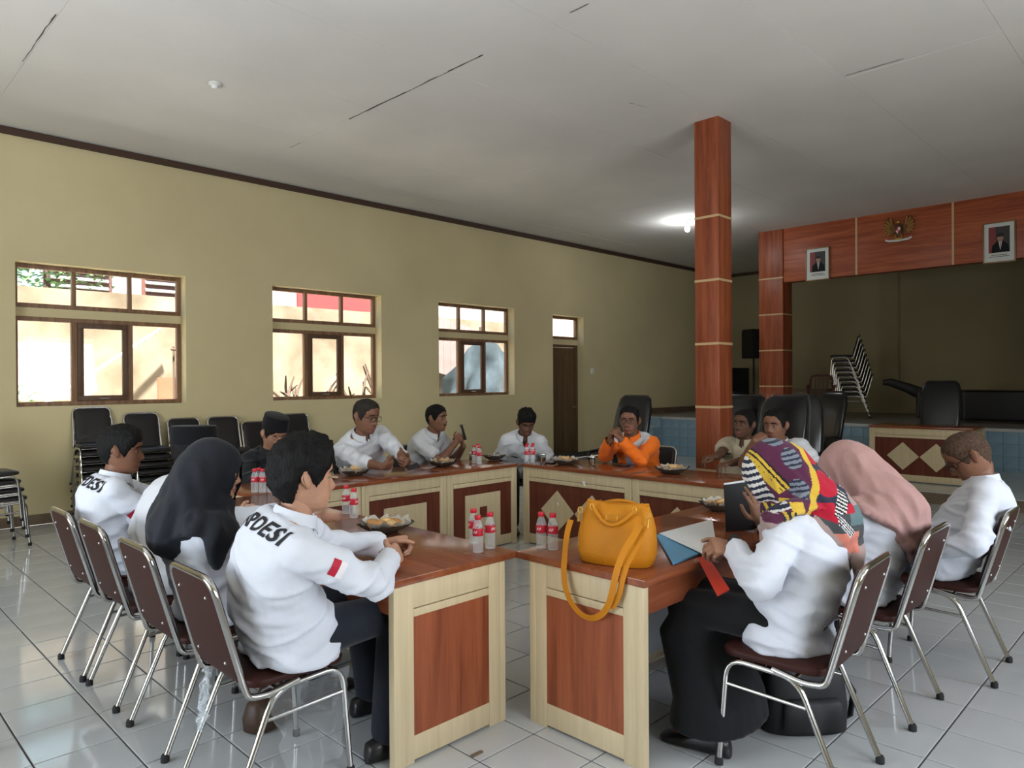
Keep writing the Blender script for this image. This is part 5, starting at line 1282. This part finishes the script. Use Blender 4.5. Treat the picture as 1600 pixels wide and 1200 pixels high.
# ---------------------------------------------------------------- on the floor
bk = thing('backpack', 'black backpack on the floor beneath the near right chair', 'backpack', (3.16, 1.33, 0), R(-42))
rs = [ring(V((0, 0, z)), V((1, 0, 0)), V((0, 1, 0)), a_, b_, 28, 3) for z, a_, b_ in ((0, .16, .08), (.01, .185, .095), (.12, .19, .10), (.24, .175, .09), (.31, .14, .07), (.33, .09, .04))]
MB().rings(rs).build('bag_body', M['black'], bk, smooth=60)
MB().rings([ring(V((0, -.10, z)), V((1, 0, 0)), V((0, 1, 0)), a_, b_, 20, 3) for z, a_, b_ in ((.03, .12, .012), (.04, .135, .03), (.15, .13, .03), (.17, .11, .012))]).build('front_pocket', M['black'], bk, smooth=60)
MB().tube([(.18, .0, .25), (.235, 0, .16), (.225, .01, .05), (.16, .02, .012)], .009, 6, flat=2).build('strap', M['black'], bk, smooth=60)
M['shaded_leather'] = mat('brown_leather_shaded', (.05, .025, .012), .5)  # brown leather darkened for the shade under the chairs
bg_ = thing('leather_bag', 'brown leather bag on the floor beneath the left row of chairs', 'bag', (1.52, 3.08, 0), R(20))
MB().rings([ring(V((0, 0, z)), V((1, 0, 0)), V((0, 1, 0)), a_, b_, 28, 2.8) for z, a_, b_ in ((0, .11, .06), (.01, .13, .075), (.06, .135, .08), (.12, .12, .06), (.145, .10, .03))]).build('bag_body', M['shaded_leather'], bg_, smooth=60)
MB().tube([(-.08, 0, .14), (-.06, 0, .18), (.06, 0, .18), (.08, 0, .14)], .007, 6).build('handle', M['shaded_leather'], bg_, smooth=60)
tag(MB().box(-.03, -.008, 0, .03, .008, .006).build('wood_chip', M['base_tile'], None, bevel=.001), 'small brown chip lying on the tiles near the table gap', 'debris').location = (1.99, 2.20, .0005)
# clear plastic still wrapped round the seat of the near left chair
def film(name, c, ux, uz, label, seed, amp=.022):
    G = 18; mb = MB(); c = V(c); ux = V(ux); uz = V(uz); nn = ux.cross(uz).normalized(); P = []
    for j in range(G+1):
        for i in range(G+1):
            u, v_ = i/G-.5, j/G; q = c+ux*(u*(1-.35*v_))+uz*v_
            P.append(q+nn*(amp*(noise.noise(V((u*9, v_*6, seed)))*1.4+.6*noise.noise(V((u*22, v_*15, seed)))))+ux*(.05*noise.noise(V((v_*5, u*3, seed+4)))))
    mb.add(P, [(j*(G+1)+i, j*(G+1)+i+1, (j+1)*(G+1)+i+1, (j+1)*(G+1)+i) for j in range(G) for i in range(G)])
    return tag(mb.build(name, M['wrap_film'], None, smooth=180, fixn=False), label, 'plastic wrap')
film('plastic_wrap', (1.36, 2.435, .43), (.34, .0, .02), (.02, -.01, -.33), 'clear plastic film hanging from the seat side of the near left chair', 1)
film('plastic_wrap', (1.14, 2.84, .43), (.04, .12, 0), (-.02, .02, -.24), 'clear plastic film hanging at the back corner of the near left chair', 5)
# ================================================================= ON THE WALLS, CEILING AND STAGE
M['bulb'] = mat('lit_bulb', (1, 1, 1), .4, emit=(.92, .97, 1, 1), es=30)
def lampholder(x, y, label, lit):
    t = thing('ceiling_lamp', label, 'lamp', (x, y, CEIL-.002))
    MB().lathe([(.0, 0), (.055, 0), (.058, -.006), (.056, -.018), (.04, -.024), (.03, -.03), (.026, -.055), (.0, -.056)][::-1], 24).build('lamp_base', M['white'], t, smooth=50)
    if lit:
        mb = MB().lathe([(.0, -.20), (.02, -.199), (.036, -.185), (.044, -.16), (.042, -.125), (.03, -.095), (.026, -.08), (.026, -.056)], 20); b = mb.build('bulb', M['bulb'], t, smooth=180)
        d = bpy.data.lights.new('bulb_light', 'POINT'); d.energy = 16; d.color = (.92, .96, 1); d.shadow_soft_size = .05; o = bpy.data.objects.new('bulb_light', d); COL.objects.link(o); o.location = (x, y, CEIL-.27)
lampholder(10.79+.15, 6.48+.09, 'lit bulb hanging from the ceiling left of the column', True)
lampholder(2.76, 6.60, 'empty white lamp holder on the ceiling above the window side', False)
sw = thing('light_switch', 'small light switch on the wall right of the door', 'switch', (11.71, YL, 1.76))
MB().box(-.05, -.012, -.06, .05, 0, .06).build('plate', M['white'], sw, bevel=.003); MB().box(-.02, -.018, -.03, .02, -.011, .03).build('rocker', M['white'], sw, bevel=.002)
# framed portraits
M['pframe'] = mat('dull_gilt_frame', (.22, .13, .06), .4, .5); M['mat_white'] = mat('portrait_mount', (.58, .60, .57), .5); M['bg_dark'] = mat('portrait_backdrop', (.035, .03, .03), .5); M['bg_red'] = mat('portrait_flag', (.20, .03, .025), .5); M['face'] = mat('portrait_skin', (.33, .18, .11), .5); M['tie'] = mat('portrait_tie', (.25, .06, .04), .5)
def portrait(yc, z0, z1, w, label, cap):
    t = thing('portrait', label, 'picture', (XS-.025, yc, z0)); H = z1-z0; a = w/2
    # local: x out of the wall is -x, horizontal is y (image right = -y)
    fn = lambda u, v, d: (-d, -u, v)
    mb = MB()
    for u0, v0, u1, v1 in ((-a, 0, a, .018), (-a, H-.018, a, H), (-a, .018, -a+.018, H-.018), (a-.018, .018, a, H-.018)): mb.prism([(u0, v0), (u1, v0), (u1, v1), (u0, v1)], fn, -.02, .014)
    mb.build('frame', M['pframe'], t, bevel=.003)
    MB().prism([(-a+.01, .02), (a-.02, .02), (a-.02, H-.02), (-a+.02, H-.02)], fn, -.015, .002).build('mount', M['mat_white'], t)
    pw, p0, p1 = a-.075, .155, H-.075; cz = (p0+p1)/2
    pr_ = MB().prism([(-pw, p0), (pw, p0), (pw, p1), (-pw, p1)], fn, .001, .004).build('photo', M['bg_dark'], t)
    MB().prism([(-pw, p0), (-pw*.25, p0), (-pw*.35, p1), (-pw, p1)], fn, .004, .005).build('flag', M['bg_red'], pr_)
    cx = .015
    MB().prism([(cx-pw*.85, p0), (cx+pw*.85, p0), (cx+pw*.75, p0+.11), (cx+.045, p0+.165), (cx-.045, p0+.165), (cx-pw*.75, p0+.11)], fn, .005, .006).build('jacket', M['suit'], pr_)
    MB().prism([(cx-.022, p0+.165), (cx, p0+.03), (cx+.022, p0+.165)], fn, .006, .007).build('shirt_front', M['mat_white'], pr_)
    MB().prism([(cx-.007, p0+.155), (cx, p0+.03), (cx+.007, p0+.155)], fn, .007, .0075).build('tie', M['tie'], pr_)
    MB().prism([(cx+.040*cos(2*pi*k/16), p0+.215+.055*sin(2*pi*k/16)) for k in range(16)], fn, .006, .008).build('face', M['face'], pr_)
    if cap: MB().prism([(cx-.044, p0+.235), (cx+.044, p0+.235), (cx+.040, p0+.29), (cx-.040, p0+.29)], fn, .007, .009).build('cap', M['black'], pr_)
    else: MB().prism([(cx-.042, p0+.235), (cx+.042, p0+.235), (cx+.034, p0+.272), (cx-.034, p0+.272)], fn, .007, .009).build('hair', M['black'], pr_)
    mb = MB()
    for k, (l_, zz) in enumerate(((.10, .115), (.13, .09))): mb.prism([(-l_, zz), (l_, zz), (l_, zz+.008), (-l_, zz+.008)], fn, .002, .003)
    mb.build('caption', M['black'], t)
portrait(5.10, 3.315, 3.90, .42, 'framed portrait hanging at the left end of the stage beam', False)
portrait(2.385, 3.30, 3.92, .42, 'framed portrait hanging at the right end of the stage beam', True)
# gilded eagle emblem
M['gilt'] = mat('old_gilt', (.34, .17, .045), .45, .5); M['dgilt'] = mat('dark_old_gilt', (.16, .075, .02), .5, .4)
ga = thing('eagle_emblem', 'gilded eagle emblem with spread wings on the stage beam', 'emblem', (XS-.02, 3.77, 4.0))
fn = lambda u, v, d: (-d, -u, v)
for s in (-1, 1):
    w = MB().prism([(s*.035, .06), (s*.07, .11), (s*.11, .20), (s*.15, .235), (s*.20, .20), (s*.225, .10), (s*.205, .0), (s*.15, -.075), (s*.10, -.06), (s*.06, -.02)], fn, .0, .02).build('wing', M['dgilt'], ga, bevel=.004)
    for k in range(7):
        a = R(78-22*k); c_ = (s*(.09), .045); L = .155-.006*k; u0, v0 = c_[0]+s*cos(a)*.05, c_[1]+sin(a)*.05; u1, v1 = c_[0]+s*cos(a)*L, c_[1]+sin(a)*L; nx, ny = -sin(a)*s*.014, cos(a)*.014
        MB().prism([(u0-nx*.6, v0-ny*.6), (u1-nx, v1-ny), (u1+s*cos(a)*.02, v1+sin(a)*.02), (u1+nx, v1+ny), (u0+nx*.6, v0+ny*.6)], fn, .018, .030).build('feather', M['gilt'], w)
M['dkgold'] = mat('dark_gilding', (.10, .045, .015), .5, .3)
mb = MB(); mb.rings([ring(V((-.025, 0, z)), V((0, 1, 0)), V((1, 0, 0)), a_, b_, 16, 2) for z, a_, b_ in ((-.12, .02, .01), (-.08, .05, .025), (0, .062, .035), (.07, .05, .03), (.11, .03, .022))]); mb.build('breast', M['dkgold'], ga, smooth=60)
mb = MB(); mb.ball((-.035, .0, .135), .028, .026, .032, 12, 8); mb.capsule((-.04, .015, .14), (-.045, .055, .128), .012, .004, 8); mb.build('head', M['gold'], ga, smooth=60)
sd_ = MB().prism([(-.038, .045), (.038, .045), (.04, -.005), (.022, -.05), (0, -.066), (-.022, -.05), (-.04, -.005)], fn, .045, .062).build('shield', M['ink'], ga, bevel=.003)
MB().prism([(-.036, .043), (0, .043), (0, -.005), (-.036, -.005)], fn, .062, .064).build('shield_field', M['flag_red'], sd_); MB().prism([(0, -.005), (.036, -.005), (.02, -.045), (0, -.06)], fn, .062, .064).build('shield_field', M['red_label'], sd_)
MB().prism([(0, .043), (.036, .043), (.036, -.005), (0, -.005)], fn, .062, .064).build('shield_field', M['mat_white'], sd_); MB().prism([(-.036, -.005), (0, -.005), (0, -.06), (-.02, -.045)], fn, .062, .064).build('shield_field', M['mat_white'], sd_)
MB().prism([(-.03, -.10), (.03, -.10), (.05, -.17), (.02, -.19), (0, -.18), (-.02, -.19), (-.05, -.17)], fn, .005, .022).build('tail', M['gold'], ga)
for s in (-1, 1): mb = MB(); mb.capsule((-.03, s*.045, -.08), (-.04, s*.05, -.135), .016, .012, 8); mb.build('leg', M['gold'], ga, smooth=60)
MB().prism([(-.20, -.125), (-.15, -.145), (0, -.155), (.15, -.145), (.20, -.125), (.20, -.155), (.15, -.178), (0, -.188), (-.15, -.178), (-.20, -.155)], fn, .038, .048).build('ribbon', M['mat_white'], ga)
# loudspeaker on its stand
sk_ = thing('speaker_stand', 'black pole stand under the loudspeaker at the back of the stage', 'stand', (16.2, 7.95, STZ))
MB().tube([(0, 0, .05), (0, 0, 1.27)], .022, 10).build('pole', M['black'], sk_, smooth=60)
for k in range(3): a = k*2.094; MB().tube([(0, 0, .45), (.38*cos(a), .38*sin(a), .015)], .014, 8).build('leg', M['black'], sk_, smooth=60)
sp2 = thing('loudspeaker', 'black loudspeaker raised on a pole behind the stage column', 'loudspeaker', (16.2, 7.95, STZ+1.28), R(-20))
MB().prism([(-.19, 0), (.19, 0), (.19, .62), (.15, .69), (-.15, .69), (-.19, .62)], lambda u, v, d: (d, u, v), -.20, .16).build('cabinet', M['black'], sp2, bevel=.01)
MB().box(-.212, -.16, .05, -.20, .16, .60).build('grille', M['black_gloss'], sp2, bevel=.003)
sb = thing('speaker_cabinet', 'tall black speaker cabinet standing on the stage floor', 'loudspeaker', (15.9, 8.35, STZ), R(-20))
MB().box(-.25, -.3, 0, .25, .3, 1.05).build('cabinet', M['black'], sb, bevel=.01); MB().box(-.262, -.25, .06, -.25, .25, 1.0).build('grille', M['black_gloss'], sb)
# executive chairs, still in their plastic
def exec_chair(label, loc, rz, wrap_=True, group='black executive chairs'):
    t = thing('executive_chair', label, 'chair', loc, rz, group); bk_ = M['black_gloss']
    rs = []
    for z, a_, b_, y in ((.50, .20, .035, -.20), (.53, .235, .05, -.21), (.75, .26, .055, -.24), (1.0, .27, .055, -.28), (1.20, .265, .055, -.33), (1.33, .235, .045, -.36), (1.375, .18, .025, -.372)): rs.append(ring(V((0, y, z)), V((1, 0, 0)), V((0, 1, -.15)).normalized(), a_, b_, 28, 3.4))
    MB().rings(rs).build('backrest', bk_, t, smooth=60)
    MB().rings([ring(V((0, .03, z)), V((1, 0, 0)), V((0, 1, 0)), a_, b_, 28, 3.4) for z, a_, b_ in ((.43, .22, .22), (.44, .25, .25), (.51, .255, .255), (.54, .235, .235), (.55, .18, .18))]).build('seat', bk_, t, smooth=60)
    for s in (-1, 1): MB().tube(smooth_path([(s*.26, .12, .47), (s*.30, .15, .70), (s*.30, -.12, .72), (s*.27, -.22, .66)], .06), .022, 8).build('armrest', bk_, t, smooth=60)
    MB().lathe([(.03, .10), (.03, .30), (.022, .30), (.022, .44)], 12).build('gas_post', M['steel'], t, smooth=50)
    for k in range(5):
        a = k*2*pi/5; MB().tube([(.02*cos(a), .02*sin(a), .11), (.28*cos(a), .28*sin(a), .075)], [.024, .016], 8).build('base_arm', bk_, t, smooth=60)
        mb = MB(); mb.ball((.28*cos(a), .28*sin(a), .032), .032, .032, .032, 10, 8); mb.build('caster', M['rubber'], t, smooth=180)
    if wrap_:
        mb = MB(); N = 32; q = []
        for z, a_, b_, y in ((.62, .30, .10, -.24), (.85, .305, .09, -.26), (1.05, .30, .085, -.29), (1.25, .29, .08, -.34), (1.38, .24, .06, -.37), (1.41, .15, .03, -.375)):
            q.append([p+V((noise.noise(p*5+V(loc)), noise.noise(p*5+V((5, 0, 0))), 0))*.03 for p in ring(V((0, y, z)), V((1, 0, 0)), V((0, 1, -.15)).normalized(), a_, b_, N, 3)])
        mb.rings(q, caps=False); mb.build('plastic_cover', M['clear_film'], t, smooth=180, fixn=False)
    return t
exec_chair('black executive chair in plastic just right of the wood column', (7.62, 3.96, 0), R(100))
exec_chair('black executive chair in plastic behind the person with hand to mouth', (7.40, 3.46, 0), R(84))
exec_chair('black executive chair without plastic behind the row by the column', (8.05, 3.42, 0), R(112), False)
exec_chair('black executive chair behind the person in the orange jacket', (6.80, 5.06, 0), R(84), False)
exec_chair('black executive chair in plastic behind the dais table', (11.75, 2.95, .147), R(95))
exec_chair('black executive chair at the left end of the dais', (10.6, 4.25, .0), R(66), False)
# moulded plastic chair on the stage
M['maroon'] = mat('maroon_plastic', (.075, .012, .010), .4)
pc = thing('plastic_chair', 'maroon plastic chair with slatted back on the stage', 'chair', (13.75, 5.40, STZ), R(110))
MB().rings([ring(V((0, .02, z)), V((1, 0, 0)), V((0, 1, 0)), a_, a_, 24, 4) for z, a_ in ((.415, .20), (.42, .215), (.44, .215), (.445, .205))]).build('seat', M['maroon'], pc, smooth=40)
for sx in (-1, 1):
    MB().tube([(sx*.19, .2, .43), (sx*.225, .245, 0)], [.024, .018], 8).build('leg', M['maroon'], pc, smooth=60); MB().tube([(sx*.19, -.17, .43), (sx*.225, -.24, 0)], [.024, .018], 8).build('leg', M['maroon'], pc, smooth=60)
    MB().tube(smooth_path([(sx*.205, .19, .44), (sx*.24, .16, .64), (sx*.24, -.12, .66), (sx*.21, -.21, .60)], .06), .016, 8).build('armrest', M['maroon'], pc, smooth=60)
MB().tube(smooth_path([(-.2, -.18, .43), (-.195, -.25, .84), (.195, -.25, .84), (.2, -.18, .43)], .11), .02, 8).build('back_frame', M['maroon'], pc, smooth=60)
for k in range(4): x = -.105+.07*k; MB().tube([(x, -.19, .44), (x, -.252, .83)], .011, 6, flat=1.6).build('slat', M['maroon'], pc, smooth=60)
# long black covered instrument with an upturned end
lb = thing('long_instrument', 'long black covered instrument with an upturned end on the stage', 'instrument', (14.6, 1.6, STZ))
mb = MB(); mb.rings([[V((x*w_, y, .02+z*h_)) for x, z in rounded_rect(1, 1, .25)] for y, w_, h_ in ((-2.4, .22, .27), (-2.35, .25, .27), (2.2, .25, .27), (2.35, .22, .25))]); mb.v = [(x, y, z+.28) for x, y, z in mb.v]; mb.build('body', M['black'], lb, smooth=50)
MB().tube([(0, 1.9, .40), (-.02, 2.25, .46), (-.05, 2.55, .60), (-.06, 2.82, .70), (-.06, 2.95, .70)], [.14, .12, .09, .075, .05], 10, flat=.6).build('upturned_end', M['black'], lb, smooth=60)
for k in range(14): mb = MB(); mb.ball((-.12, .35-.16*k, .585), .035, .05, .025, 10, 6); mb.build('knob', M['black_gloss'], lb, smooth=180)
MB().box(-.30, -2.4, .56, -.26, 2.1, .575).build('edge_rail', M['dkgold'], lb)
cb = thing('cardboard_box', 'plain brown box low against the stage wall beside the plastic chair', 'box', (16.2, 6.55, STZ), R(8))
M['card'] = mat('brown_card', (.17, .12, .07), .8)
MB().box(-.3, -.35, 0, .3, .35, .55).build('box_body', M['card'], cb); MB().box(-.3, -.345, .55, -.29, .345, .56).build('flap', M['card'], cb)
# torn paper left on a table front
for (px, py, w_, lab) in ((912, 756, .02, 'torn white paper stuck on the dark table front by the diamonds'), (871, 788, .012, 'tiny torn paper stuck on the left diamond inlay')):
    p = at(px, py, X=4.95); o = MB().prism([(-w_, w_), (w_, w_*1.1), (w_*.9, -w_*1.3)], lambda u, v, d: (-d, -u, v), 0, .001).build('torn_paper', M['paper'], None); o.location = (4.949 if w_ > .015 else 4.9545, p.y, p.z); tag(o, lab, 'paper')
